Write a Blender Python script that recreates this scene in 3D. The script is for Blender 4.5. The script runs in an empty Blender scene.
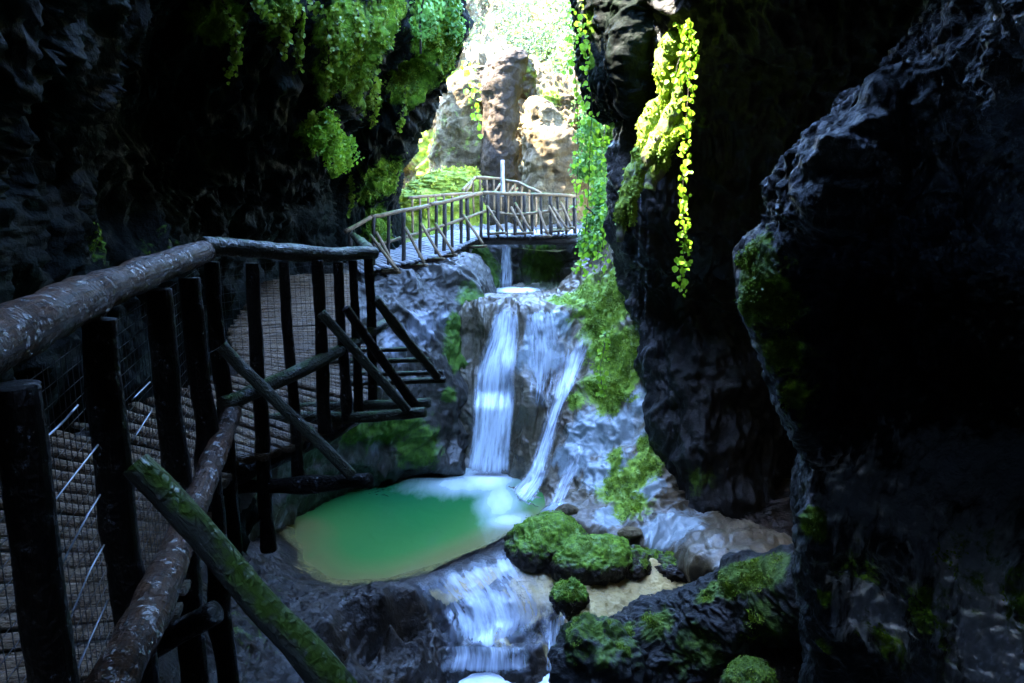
import bpy, math, random
import numpy as np
from mathutils import Vector
from mathutils.bvhtree import BVHTree
random.seed(7); rng = np.random.default_rng(7)
S = bpy.context.scene; COL = S.collection
F = 760.0; PITCH = math.radians(12); CZ = 5.4
cp, sp_ = math.cos(PITCH), math.sin(PITCH)

# ---------------------------------------------------------------- camera geometry helpers
def raydir(px, py):
    u = (px-512)/F; v = (341.5-py)/F
    return np.array([u, cp+sp_*v, -sp_+cp*v])
def Q(px, py, d):                       # point on the sight line at distance d down the gorge
    r = raydir(px, py); return np.array([0, 0, CZ])+r*(d/r[1])
def G(px, py, z):                       # point on the sight line at height z
    r = raydir(px, py); t = (z-CZ)/r[2]; return np.array([0, 0, CZ])+r*t
def W(px, y, z):
    return np.array([(px-512)/F*(y*cp-(z-CZ)*sp_), y, z])

# ---------------------------------------------------------------- noise
_perm = rng.permutation(256); _perm = np.concatenate([_perm, _perm, _perm])
_g = rng.normal(size=(256, 3)); _g /= np.linalg.norm(_g, axis=1)[:, None]
def pnoise(P):
    P = np.asarray(P, float); i = np.floor(P).astype(int); f = P-i; i &= 255
    w = f*f*f*(f*(f*6-15)+10); out = 0
    for dx in (0, 1):
        for dy in (0, 1):
            for dz in (0, 1):
                h = _perm[_perm[_perm[(i[..., 0]+dx) & 255]+((i[..., 1]+dy) & 255)]+((i[..., 2]+dz) & 255)]
                g = _g[h]; o = f-np.array([dx, dy, dz])
                k = (g*o).sum(-1)
                k = k*(w[..., 0] if dx else 1-w[..., 0])*(w[..., 1] if dy else 1-w[..., 1])*(w[..., 2] if dz else 1-w[..., 2])
                out = out+k
    return out
def fbm(P, octv=4):
    s = 0; a = 1
    for k in range(octv):
        s = s+a*pnoise(P*(2.03**k)+k*17.3); a *= .5
    return s
def ridged(P, octv=4):
    s = 0; a = 1
    for k in range(octv):
        s = s+a*(0.5-np.abs(pnoise(P*(2.1**k)+k*9.1))*2); a *= .5
    return s

# ---------------------------------------------------------------- mesh helpers
def mesh_np(name, V, Fq, uv=None, smooth=True, attrs=None):
    V = np.asarray(V, np.float32); Fq = np.asarray(Fq, np.int32)
    m = bpy.data.meshes.new(name); n = Fq.shape[1]
    m.vertices.add(len(V)); m.vertices.foreach_set('co', V.ravel())
    m.loops.add(Fq.size); m.loops.foreach_set('vertex_index', Fq.ravel())
    m.polygons.add(len(Fq)); m.polygons.foreach_set('loop_start', np.arange(len(Fq), dtype=np.int32)*n)
    m.polygons.foreach_set('loop_total', np.full(len(Fq), n, np.int32))
    m.update(calc_edges=True)
    m.polygons.foreach_set('use_smooth', np.full(len(Fq), smooth))
    if uv is not None:
        l = m.uv_layers.new(name='UVMap'); l.data.foreach_set('uv', np.asarray(uv, np.float32)[Fq.ravel()].ravel())
    for k, a in (attrs or {}).items():
        at = m.attributes.new(k, 'FLOAT', 'POINT'); at.data.foreach_set('value', np.asarray(a, np.float32))
    m.validate(); return m
def grid_faces(nv, nu, off=0):
    i = np.arange(nv-1)[:, None]*nu+np.arange(nu-1)[None, :]
    return (np.stack([i, i+1, i+nu+1, i+nu], -1).reshape(-1, 4))+off
def link(name, me, mat, parent=None):
    o = bpy.data.objects.new(name, me); COL.objects.link(o)
    if mat and not me.materials: me.materials.append(mat)
    if parent:
        o.parent = parent; o.location = -parent.location if parent.type == 'EMPTY' else (0, 0, 0)
    return o
def struct(o, kind='structure'): o['kind'] = kind; return o
def tag(o, label, cat, group=None):
    o['label'] = label; o['category'] = cat
    if group: o['group'] = group
    return o
def thing(name, loc, label, cat, group=None):
    o = bpy.data.objects.new(name, None); COL.objects.link(o); o.location = Vector([float(c) for c in loc])
    o.empty_display_size = .2
    return tag(o, label, cat, group)
def catmull(A, n):                      # A: (k, ...) control rows -> (n, ...)
    A = np.asarray(A, float); k = len(A)
    t = np.linspace(0, k-1, n); i = np.clip(np.floor(t).astype(int), 0, k-2); f = t-i
    E = np.concatenate([2*A[:1]-A[1:2], A, 2*A[-1:]-A[-2:-1]])
    sh = (n,)+(1,)*(A.ndim-1); f = f.reshape(sh)
    p0, p1, p2, p3 = E[i], E[i+1], E[i+2], E[i+3]
    return .5*((2*p1)+(-p0+p2)*f+(2*p0-5*p1+4*p2-p3)*f*f+(-p0+3*p1-3*p2+p3)*f**3)
def grid_normals(P):
    du = np.gradient(P, axis=1); dv = np.gradient(P, axis=0)
    N = np.cross(du, dv); N /= np.linalg.norm(N, axis=-1)[..., None]+1e-9
    return N
def face_cam(P, N):
    c = P.reshape(-1, 3).mean(0)
    return N if ((np.array([0, 0, CZ])-P)*N).sum(-1).mean() > 0 else -N
def rock_disp(P, big=.35, mid=.16, small=.06, tiny=.02, stri=.1, seed=0, drape=0):
    o = np.array([seed*3.1, seed*5.7, seed*1.9])
    warp = np.stack([fbm(P*.8+o+31, 2), fbm(P*.8+o+57, 2), fbm(P*.8+o+83, 2)], -1)*.35
    X = P+warp
    d = big*fbm(X*.45+o, 3)+mid*ridged(X*np.array([1.1, 1.1, .9])+o, 4)+small*ridged(X*4+o, 3)+tiny*fbm(X*13+o, 3)
    d = d+stri*ridged(X*np.array([2.6, 2.6, .45])+o+5, 3)
    if drape:
        a = np.array([-.77, .3, -.56]); b = np.array([.36, .93, 0]); b -= a*(a@b); b /= np.linalg.norm(b); c = np.cross(a, b)
        Xd = np.stack([X@a*.6, X@b*4.2, X@c*4.2], -1); d = d+drape*np.clip((P[..., 2]-4.6)*1.2, 0, 1)*ridged(Xd, 4)
    return d
HITS = {}
def sheet(name, rows, nu, nv, mat, disp={}, moss=(), pale=(), up_moss=0.0, kind='structure', regkey=None):
    A = np.array([[np.asarray(c, float) for c in r] for r in rows])
    P = catmull(A, nv)                                   # along rows
    P = np.swapaxes(catmull(np.swapaxes(P, 0, 1), nu), 0, 1)
    N = face_cam(P, grid_normals(P))
    P = P+N*rock_disp(P, **disp)[..., None]
    N2 = face_cam(P, grid_normals(P))
    V = P.reshape(-1, 3); NN = N2.reshape(-1, 3)
    Fc = grid_faces(nv, nu)
    def spots(lst):
        a = np.zeros(len(V))
        if not lst: return a
        bv = BVHTree.FromPolygons([tuple(v) for v in V[:]], [tuple(f) for f in Fc]) if False else None
        rel = V-np.array([0, 0, CZ]); dep = rel[:, 1]*cp-rel[:, 2]*sp_
        ok = dep > .3; px = np.where(ok, 512+F*rel[:, 0]/np.maximum(dep, .3), -9999)
        py = np.where(ok, 341.5-F*(rel[:, 1]*sp_+rel[:, 2]*cp)/np.maximum(dep, .3), -9999)
        for s in lst:
            sx, sy, r = s[:3]; st = s[3] if len(s) > 3 else 1.0
            e = np.hypot(px-sx, py-sy); near = np.where(e < max(8, e.min()+2))[0]
            c = V[near[np.argmin(dep[near])]]
            q = (V-c); zs = s[4] if len(s) > 4 else 1.0
            dd = np.sqrt(q[:, 0]**2+q[:, 1]**2+(q[:, 2]/zs)**2)
            a = np.maximum(a, st*np.exp(-(dd/r)**2))
        return a
    mo = spots(moss)
    if up_moss: mo = np.maximum(mo, np.clip((NN[:, 2]-.35)*2.2, 0, 1)*up_moss*np.clip(.6+fbm(V*1.1+40, 2)*1.6, 0, 1))
    pa = spots(pale)
    uu, vv = np.meshgrid(np.linspace(0, 1, nu), np.linspace(0, 1, nv))
    me = mesh_np(name, V, Fc, uv=np.stack([uu.ravel(), vv.ravel()], -1), attrs={'moss': mo, 'pale': pa})
    o = link(name, me, mat); struct(o, kind)
    HITS[regkey or o.name] = (V, NN, Fc, mo)
    return o
def bvh(*keys):
    Vs = []; Fs = []; off = 0
    for k in keys:
        V, _, Fc, _ = HITS[k]; Vs.append(V); Fs.append(Fc+off); off += len(V)
    V = np.concatenate(Vs); Fc = np.concatenate(Fs)
    return BVHTree.FromPolygons(V.tolist(), Fc.tolist())
def cast(bv, px, py):
    r = raydir(px, py); h = bv.ray_cast(Vector((0, 0, CZ)), Vector(r).normalized())
    return (np.array(h[0]), np.array(h[1])) if h[0] is not None else (None, None)
def tube(pts, rad, ns=14, step=.05, rough=.12, seed=0, knots=True, nmax=240):
    pts = np.array(pts, float); L = np.linalg.norm(np.diff(pts, axis=0), axis=1).sum()
    n = int(np.clip(L/step, 6, nmax))
    C = catmull(pts, n) if len(pts) > 2 else pts[0]+(pts[1]-pts[0])*np.linspace(0, 1, n)[:, None]
    rad = np.interp(np.linspace(0, 1, n), np.linspace(0, 1, len(rad)), rad) if hasattr(rad, '__len__') else np.full(n, rad)
    if rough and len(pts) <= 3:
        wob = np.stack([fbm(C*1.3+seed*7.7+k*31, 2) for k in range(3)], -1)*rad[:, None]*.7
        C = C+wob
    T = np.gradient(C, axis=0); T /= np.linalg.norm(T, axis=1)[:, None]+1e-9
    up = np.array([0, 0, 1.]) if abs(T[:, 2]).mean() < .8 else np.array([0, 1., 0])
    A = np.cross(T, up); A /= np.linalg.norm(A, axis=1)[:, None]+1e-9; B = np.cross(A, T)
    th = np.linspace(0, 2*np.pi, ns, endpoint=False)
    D = A[:, None]*np.cos(th)[None, :, None]+B[:, None]*np.sin(th)[None, :, None]
    P = C[:, None]+D*rad[:, None, None]
    if rough:
        k = fbm(P*np.array([5, 5, 5])+seed*3.3, 3)*rough*1.6
        if knots: k = k+np.clip(fbm(P*2.3+seed+9, 2)-.25, 0, 1)*.8
        P = P+D*(rad[:, None]*k)[..., None]
    V = P.reshape(-1, 3)
    i = np.arange(n-1)[:, None]*ns; j = np.arange(ns)[None]; j2 = (j+1) % ns
    Fc = np.stack([i+j, i+j2, i+ns+j2, i+ns+j], -1).reshape(-1, 4)
    # caps as quads fans to a centre
    c0 = len(V); V = np.concatenate([V, C[:1], C[-1:]])
    e = np.arange(0, ns, 2); caps = [(c0, (a+2) % ns, (a+1) % ns, a) for a in e]
    b = (n-1)*ns; caps += [(c0+1, b+a, b+(a+1) % ns, b+(a+2) % ns) for a in e]
    u = np.repeat(np.linspace(0, L, n), ns); vv = np.tile(th/6.283, n)
    uv = np.stack([np.append(u, [0, L]), np.append(vv, [0, 0])], -1)
    return V, np.concatenate([Fc, np.array(caps)]), uv
def join(parts):
    Vs = []; Fs = []; U = []; off = 0
    for p in parts:
        Vs.append(p[0]); Fs.append(p[1]+off); off += len(p[0])
        U.append(p[2] if len(p) > 2 and p[2] is not None else np.zeros((len(p[0]), 2)))
    return np.concatenate(Vs), np.concatenate(Fs), np.concatenate(U)
def box(a, b, w, h, upv=(0, 0, 1)):     # bar from a to b
    a = np.array(a, float); b = np.array(b, float); t = b-a; t /= np.linalg.norm(t)+1e-9
    s = np.cross(t, upv)
    if np.linalg.norm(s) < .1: s = np.cross(t, (1, 0, 0))
    s /= np.linalg.norm(s); u = np.cross(s, t); V = []
    for c in (a, b):
        for i, j in ((-1, -1), (1, -1), (1, 1), (-1, 1)): V.append(c+s*i*w/2+u*j*h/2)
    return np.array(V), np.array([(0, 1, 2, 3), (7, 6, 5, 4), (0, 4, 5, 1), (1, 5, 6, 2), (2, 6, 7, 3), (3, 7, 4, 0)]), None
def leaves(P, N, size, jitter=.8, droop=.4, aspect=.75):
    """leaf blades (two quads folded along the midrib) at points P facing about N"""
    n = len(P); P = np.asarray(P, float); size = np.broadcast_to(size, (n,))*rng.uniform(.4, 1.45, n)
    N = np.asarray(N, float)+rng.normal(size=(n, 3))*jitter; N /= np.linalg.norm(N, axis=1)[:, None]+1e-9
    R = rng.normal(size=(n, 3)); R[:, 2] -= droop*2
    T = R-(R*N).sum(1)[:, None]*N; T /= np.linalg.norm(T, axis=1)[:, None]+1e-9
    B = np.cross(N, T); s = size[:, None]; w = s*aspect*.5
    base = P; tip = P+T*s
    mid = .45
    l1 = P+T*s*.3+B*w*1.0+N*s*.12; l2 = P+T*s*.72+B*w*.75+N*s*.1
    r1 = P+T*s*.3-B*w*1.0+N*s*.12; r2 = P+T*s*.72-B*w*.75+N*s*.1
    V = np.stack([base, l1, l2, tip, r2, r1], 1).reshape(-1, 3)
    k = np.arange(n)[:, None]*6
    Fc = np.concatenate([k+np.array([[0, 3, 2, 1]]), k+np.array([[0, 5, 4, 3]])])
    return V, Fc, None

# ---------------------------------------------------------------- materials
def new_mat(name):
    m = bpy.data.materials.new(name); m.use_nodes = True; nt = m.node_tree; nt.nodes.clear()
    out = nt.nodes.new('ShaderNodeOutputMaterial'); b = nt.nodes.new('ShaderNodeBsdfPrincipled')
    nt.links.new(b.outputs[0], out.inputs[0]); return m, nt, b, out
def N_(nt, t, **kw):
    n = nt.nodes.new('ShaderNode'+t)
    for k, v in kw.items():
        if k.startswith('i_'):
            n.inputs[int(k[2:]) if k[2:].isdigit() else k[2:].replace('_', ' ')].default_value = v
        else: setattr(n, k, v)
    return n
def noise(nt, vec, scale, detail=6, rough=.6, dist=0.):
    n = N_(nt, 'TexNoise'); n.inputs['Scale'].default_value = scale; n.inputs['Detail'].default_value = detail
    n.inputs['Roughness'].default_value = rough; n.inputs['Distortion'].default_value = dist
    nt.links.new(vec, n.inputs['Vector']); return n.outputs['Fac']
def ramp(nt, fac, stops, interp='LINEAR'):
    r = N_(nt, 'ValToRGB'); r.color_ramp.interpolation = interp; e = r.color_ramp.elements
    while len(e) < len(stops): e.new(.5)
    for k, (p, c) in enumerate(stops):
        e[k].position = p; e[k].color = (*c, 1) if hasattr(c, '__len__') else (c, c, c, 1)
    nt.links.new(fac, r.inputs[0]); return r.outputs[0]
def mixc(nt, f, a, b, mode='MIX'):
    m = N_(nt, 'Mix', data_type='RGBA', blend_type=mode)
    for s, v in ((m.inputs['Factor'], f), (m.inputs['A'], a), (m.inputs['B'], b)):
        pass
    ins = [m.inputs[0], m.inputs[6], m.inputs[7]]
    for s, v in zip(ins, (f, a, b)):
        if hasattr(v, 'is_linked') or hasattr(v, 'links'): nt.links.new(v, s)
        elif hasattr(v, '__len__'): s.default_value = (*v, 1)
        else: s.default_value = v
    return m.outputs[2]
def math_(nt, op, a, b=None, c=None, clamp=False):
    m = N_(nt, 'Math', operation=op); m.use_clamp = clamp
    for s, v in zip(m.inputs, (a, b, c)):
        if v is None: continue
        if hasattr(v, 'links'): nt.links.new(v, s)
        else: s.default_value = v
    return m.outputs[0]
def bump(nt, h, strength=.5, dist=.05, prev=None):
    b = N_(nt, 'Bump'); b.inputs['Strength'].default_value = strength; b.inputs['Distance'].default_value = dist
    nt.links.new(h, b.inputs['Height'])
    if prev: nt.links.new(prev, b.inputs['Normal'])
    return b.outputs[0]
def mapping(nt, vec, scale=(1, 1, 1), rot=(0, 0, 0)):
    m = N_(nt, 'Mapping'); m.inputs['Scale'].default_value = scale; m.inputs['Rotation'].default_value = rot
    nt.links.new(vec, m.inputs['Vector']); return m.outputs[0]
def rock_mat(name, cols, pale=(.42, .43, .45), mossc=((.02, .05, .008), (.09, .16, .015)), rough=(.18, .5), scale=1., sbump=.6, spec=.5, wetcoat=.3):
    m, nt, b, out = new_mat(name)
    tc = N_(nt, 'TexCoord').outputs['Object']
    big = noise(nt, tc, .7*scale, 5, .6, .4); med = noise(nt, tc, 3.2*scale, 8, .68, .3); fine = noise(nt, tc, 22*scale, 6, .7)
    st = noise(nt, mapping(nt, tc, (5*scale, 5*scale, .7*scale)), 1.0, 6, .6, .5)
    f = math_(nt, 'ADD', math_(nt, 'MULTIPLY', big, .55), math_(nt, 'MULTIPLY', med, .45))
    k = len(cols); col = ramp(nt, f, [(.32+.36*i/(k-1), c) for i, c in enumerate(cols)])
    col = mixc(nt, .75, col, ramp(nt, fine, [(.3, .45), (.7, 1.35)]), 'MULTIPLY')
    col = mixc(nt, .6, col, ramp(nt, st, [(.35, .5), (.65, 1.3)]), 'MULTIPLY')
    pa = N_(nt, 'Attribute', attribute_name='pale').outputs['Fac']
    stp = noise(nt, mapping(nt, tc, (6*scale, 6*scale, .9*scale)), 1.0, 5, .55, .35)
    pf = ramp(nt, math_(nt, 'ADD', math_(nt, 'MULTIPLY', pa, .62), math_(nt, 'MULTIPLY', stp, .75)), [(.62, 0.), (.78, 1.)])
    col = mixc(nt, pf, col, pale)
    mo = N_(nt, 'Attribute', attribute_name='moss').outputs['Fac']
    mn = noise(nt, tc, 5*scale, 8, .7, .3); mf = ramp(nt, math_(nt, 'ADD', math_(nt, 'MULTIPLY', mo, .6), math_(nt, 'MULTIPLY', mn, .95)), [(.70, 0.), (.84, 1.)])
    mc = ramp(nt, noise(nt, tc, 9*scale, 6, .7), [(.3, mossc[0]), (.68, mossc[1])])
    col = mixc(nt, mf, col, mc); nt.links.new(col, b.inputs['Base Color'])
    r = ramp(nt, noise(nt, tc, 2.1*scale, 5, .6), [(.35, rough[0]), (.65, rough[1])])
    r = mixc(nt, mf, r, (.85, .85, .85)); nt.links.new(r, b.inputs['Roughness'])
    b.inputs['Specular IOR Level'].default_value = spec
    vo = N_(nt, 'TexVoronoi', feature='F1'); vo.inputs['Scale'].default_value = 14*scale
    nt.links.new(mapping(nt, tc, (1, 1, .6)), vo.inputs['Vector'])
    h1 = bump(nt, med, sbump, .12/scale); h2 = bump(nt, vo.outputs['Distance'], sbump*.7, .03/scale, h1)
    h3 = bump(nt, fine, sbump*.9, .03/scale, h2)
    h4 = bump(nt, noise(nt, tc, 60*scale, 4, .7), sbump*.5, .01/scale, h3)
    nt.links.new(h4, b.inputs['Normal'])
    if wetcoat:
        wm = ramp(nt, noise(nt, tc, 2.6*scale, 8, .72, .6), [(.47, .08), (.6, 1.)])
        nt.links.new(math_(nt, 'MULTIPLY', wm, wetcoat), b.inputs['Coat Weight']); b.inputs['Coat IOR'].default_value = 1.55; b.inputs['Coat Roughness'].default_value = .07
        nt.links.new(bump(nt, noise(nt, tc, 30*scale, 4, .6), sbump*.8, .03/scale, h2), b.inputs['Coat Normal'])
    return m
def wood_mat(name, c1, c2, rough=.35, wet=.6, moss=0., mossc=(.05, .1, .01)):
    m, nt, b, out = new_mat(name)
    tc = N_(nt, 'TexCoord').outputs['Object']; uv = N_(nt, 'TexCoord').outputs['UV']
    gr = noise(nt, mapping(nt, uv, (3.5, 34, 1)), 1., 7, .65, .6); n2 = noise(nt, tc, 7, 6, .65)
    col = ramp(nt, gr, [(.35, c1), (.65, c2)]); col = mixc(nt, .7, col, ramp(nt, n2, [(.3, .45), (.7, 1.4)]), 'MULTIPLY')
    if moss:
        sep = N_(nt, 'SeparateXYZ'); nt.links.new(N_(nt, 'NewGeometry').outputs['Normal'], sep.inputs[0])
        mm = math_(nt, 'ADD', math_(nt, 'MULTIPLY', sep.outputs[2], .35), math_(nt, 'MULTIPLY', noise(nt, tc, 9, 6, .7), .9))
        mf = ramp(nt, mm, [(.78-moss*.35, 0.), (.9-moss*.35, 1.)]); col = mixc(nt, mf, col, mossc)
    nt.links.new(col, b.inputs['Base Color'])
    nt.links.new(ramp(nt, noise(nt, tc, 5, 5, .6), [(.35, rough*.6), (.65, rough*1.5)]), b.inputs['Roughness'])
    h = bump(nt, gr, .8, .012); h = bump(nt, noise(nt, tc, 45, 5, .7), .9, .01, h)
    cr = N_(nt, 'TexVoronoi', feature='DISTANCE_TO_EDGE'); cr.inputs['Scale'].default_value = 1.
    nt.links.new(mapping(nt, uv, (28, 12, 1)), cr.inputs['Vector'])
    h = bump(nt, ramp(nt, cr.outputs['Distance'], [(0, 0.), (.25, 1.)]), .6, .006, h)
    nt.links.new(h, b.inputs['Normal']); b.inputs['Specular IOR Level'].default_value = .08; b.inputs['Coat Roughness'].default_value = .05
    wm = ramp(nt, noise(nt, tc, 24, 8, .75, .3), [(.545, 0.), (.59, 1.)]); nt.links.new(math_(nt, 'MULTIPLY', wm, wet), b.inputs['Coat Weight']); b.inputs['Coat IOR'].default_value = 2.2
    vd = N_(nt, 'TexVoronoi', feature='SMOOTH_F1'); vd.inputs['Scale'].default_value = 60.; nt.links.new(tc, vd.inputs['Vector'])
    nt.links.new(bump(nt, vd.outputs['Distance'], 1., .012, h), b.inputs['Coat Normal']); return m
def leaf_mat(name, c1, c2, trans=.45, scale=3.):
    m, nt, b, out = new_mat(name)
    tc = N_(nt, 'TexCoord').outputs['Object']
    col = ramp(nt, noise(nt, tc, scale, 5, .7), [(.3, c1), (.7, c2)]); nt.links.new(col, b.inputs['Base Color'])
    b.inputs['Roughness'].default_value = .45; b.inputs['Specular IOR Level'].default_value = .3
    t = N_(nt, 'BsdfTranslucent'); nt.links.new(col, t.inputs[0]); x = N_(nt, 'MixShader'); x.inputs[0].default_value = trans
    nt.links.new(b.outputs[0], x.inputs[1]); nt.links.new(t.outputs[0], x.inputs[2]); nt.links.new(x.outputs[0], out.inputs[0])
    return m
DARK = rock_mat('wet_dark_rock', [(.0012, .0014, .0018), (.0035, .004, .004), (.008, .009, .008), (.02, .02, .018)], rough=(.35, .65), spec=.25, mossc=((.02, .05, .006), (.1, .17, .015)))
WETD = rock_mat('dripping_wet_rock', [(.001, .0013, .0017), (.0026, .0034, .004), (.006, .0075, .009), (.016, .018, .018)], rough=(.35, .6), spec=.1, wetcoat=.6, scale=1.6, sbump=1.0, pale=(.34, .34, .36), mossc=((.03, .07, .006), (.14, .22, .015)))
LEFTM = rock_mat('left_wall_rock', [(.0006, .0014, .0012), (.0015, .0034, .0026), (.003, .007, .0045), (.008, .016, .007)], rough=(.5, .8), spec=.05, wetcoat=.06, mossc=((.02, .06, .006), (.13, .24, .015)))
MIDR = rock_mat('waterfall_rock', [(.03, .02, .010), (.085, .062, .033), (.14, .115, .075), (.2, .18, .14)], rough=(.25, .5), spec=.35, wetcoat=.3, sbump=.22, pale=(.23, .275, .29), mossc=((.04, .10, .008), (.26, .4, .03)))
SLAB = rock_mat('slab_rock', [(.014, .011, .008), (.03, .026, .02), (.06, .055, .046), (.10, .095, .085)], sbump=.3, rough=(.25, .5), spec=.3, wetcoat=.25, pale=(.17, .18, .2), mossc=((.02, .055, .006), (.09, .18, .015)))
BED = rock_mat('stream_bed_rock', [(.005, .003, .002), (.013, .008, .005), (.03, .02, .012), (.07, .048, .03)], rough=(.25, .6), spec=.2, wetcoat=.5, pale=(.5, .36, .14), scale=1.6, mossc=((.03, .08, .006), (.17, .3, .02)))
BGR = rock_mat('pale_ochre_rock', [(.035, .023, .010), (.10, .07, .032), (.19, .145, .075), (.29, .24, .14)], rough=(.6, .9), spec=.2, wetcoat=0, scale=.5, mossc=((.06, .12, .02), (.35, .42, .05)), sbump=.8)  # pale ochre stone colour, also on the small stones
BRN = rock_mat('brown_pillar_rock', [(.012, .008, .005), (.035, .024, .015), (.075, .052, .032), (.17, .125, .075)], rough=(.6, .9), spec=.2, wetcoat=0, scale=.5, mossc=((.06, .12, .02), (.25, .32, .04)), sbump=.8)
RAIL = wood_mat('wet_brown_log', (.012, .005, .0018), (.09, .038, .013), .5, 1., 0)
POST = wood_mat('black_wet_post', (.003, .0025, .002), (.012, .008, .005), .4, .35, 0)
BRACE = wood_mat('mossy_brace', (.012, .012, .009), (.045, .045, .03), .45, .3, .85, (.035, .06, .006))
GREYW = wood_mat('grey_weathered_wood', (.02, .022, .014), (.085, .085, .055), .4, .4, .3, (.06, .1, .03))
BRDG = wood_mat('pale_bridge_wood', (.12, .075, .04), (.3, .2, .115), .5, .3, .15, (.12, .2, .04))
BPOST = wood_mat('dark_bridge_wood', (.025, .02, .017), (.075, .06, .05), .5, .3, .1, (.1, .16, .03))
DECKM = wood_mat('deck_plank_wood', (.05, .03, .017), (.26, .18, .11), .3, .5, 0)
def wire_mat():
    m, nt, b, out = new_mat('galvanised_wire'); b.inputs['Base Color'].default_value = (.16, .17, .19, 1); b.inputs['Metallic'].default_value = .7
    b.inputs['Roughness'].default_value = .4; return m
WIRE = wire_mat()
def dark_wire():
    m, nt, b, out = new_mat('rusty_mesh_wire'); b.inputs['Base Color'].default_value = (.02, .017, .015, 1); b.inputs['Roughness'].default_value = .5; return m
MESHW = dark_wire()
LEAFB = leaf_mat('bright_leaf', (.10, .26, .01), (.32, .52, .03), .5)
LEAFM = leaf_mat('moss_frond', (.05, .11, .008), (.28, .4, .025), .35)
LEAFD = leaf_mat('dark_leaf', (.02, .05, .01), (.07, .14, .02), .35)
LEAFP = leaf_mat('pale_foliage', (.015, .035, .014), (.10, .14, .07), .4, 1.2)
LEAFG = leaf_mat('green_foliage', (.05, .16, .03), (.22, .42, .07), .4, 1.5)
def pool_mat():
    m, nt, b, out = new_mat('green_pool_water')
    tc = N_(nt, 'TexCoord').outputs['Object']
    dp = N_(nt, 'Attribute', attribute_name='depth').outputs['Fac']; fo = N_(nt, 'Attribute', attribute_name='foam').outputs['Fac']
    col = ramp(nt, dp, [(0., (.24, .19, .07)), (.17, (.13, .15, .045)), (.35, (.045, .15, .035)), (.75, (.018, .12, .03)), (1., (.01, .09, .03))])
    fn = noise(nt, mapping(nt, tc, (2.5, .8, 1)), 1.6, 5, .6, .4)
    ff = ramp(nt, math_(nt, 'ADD', math_(nt, 'MULTIPLY', fo, .95), math_(nt, 'MULTIPLY', fn, .28)), [(.2, 0.), (.5, .3), (1.05, 1.)])
    col = mixc(nt, ff, col, (.85, .9, .95)); nt.links.new(col, b.inputs['Base Color'])
    a = ramp(nt, dp, [(0., .3), (.1, .8), (.22, 1.)]); a = math_(nt, 'MAXIMUM', a, ff); nt.links.new(a, b.inputs['Alpha'])
    nt.links.new(mixc(nt, ff, (.07, .07, .07), (.6, .6, .6)), b.inputs['Roughness']); b.inputs['IOR'].default_value = 1.33
    h = bump(nt, noise(nt, tc, 2.2, 4, .5, .5), .15, .08); nt.links.new(h, b.inputs['Normal']); return m
POOL = pool_mat()
def fall_mat(name, dens=.5, sx=17, sy=1.6, col=(.8, .88, .97)):
    m, nt, b, out = new_mat(name)
    uv = N_(nt, 'TexCoord').outputs['UV']
    s = noise(nt, mapping(nt, uv, (sx, sy, 1)), 1., 5, .6, .15); s2 = noise(nt, mapping(nt, uv, (sx*.3, sy*1.2, 1)), 1., 4, .55, .4)
    d = N_(nt, 'Attribute', attribute_name='dens').outputs['Fac']
    a = math_(nt, 'ADD', math_(nt, 'MULTIPLY', s, .6), math_(nt, 'MULTIPLY', s2, .5))
    st_ = ramp(nt, a, [(.40, .28), (.52, .62), (.66, 1.)])
    a = math_(nt, 'MULTIPLY', math_(nt, 'ADD', st_, math_(nt, 'MULTIPLY_ADD', d, .8, -.55+(dens-.5))), ramp(nt, d, [(0., 0.), (.55, 1.)]), clamp=True)
    nt.links.new(a, b.inputs['Alpha'])
    b.inputs['Roughness'].default_value = .35
    nt.links.new(ramp(nt, s, [(.35, tuple(c*.7 for c in col)), (.6, col)]), b.inputs['Base Color'])
    h = bump(nt, s, .6, .05); nt.links.new(h, b.inputs['Normal'])
    return m
FALL = fall_mat('silky_falling_water'); FILM = fall_mat('thin_water_film', .38, 16, 2.0); MIST = fall_mat('foaming_stream_water', .5, 9, 1.6)

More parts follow.
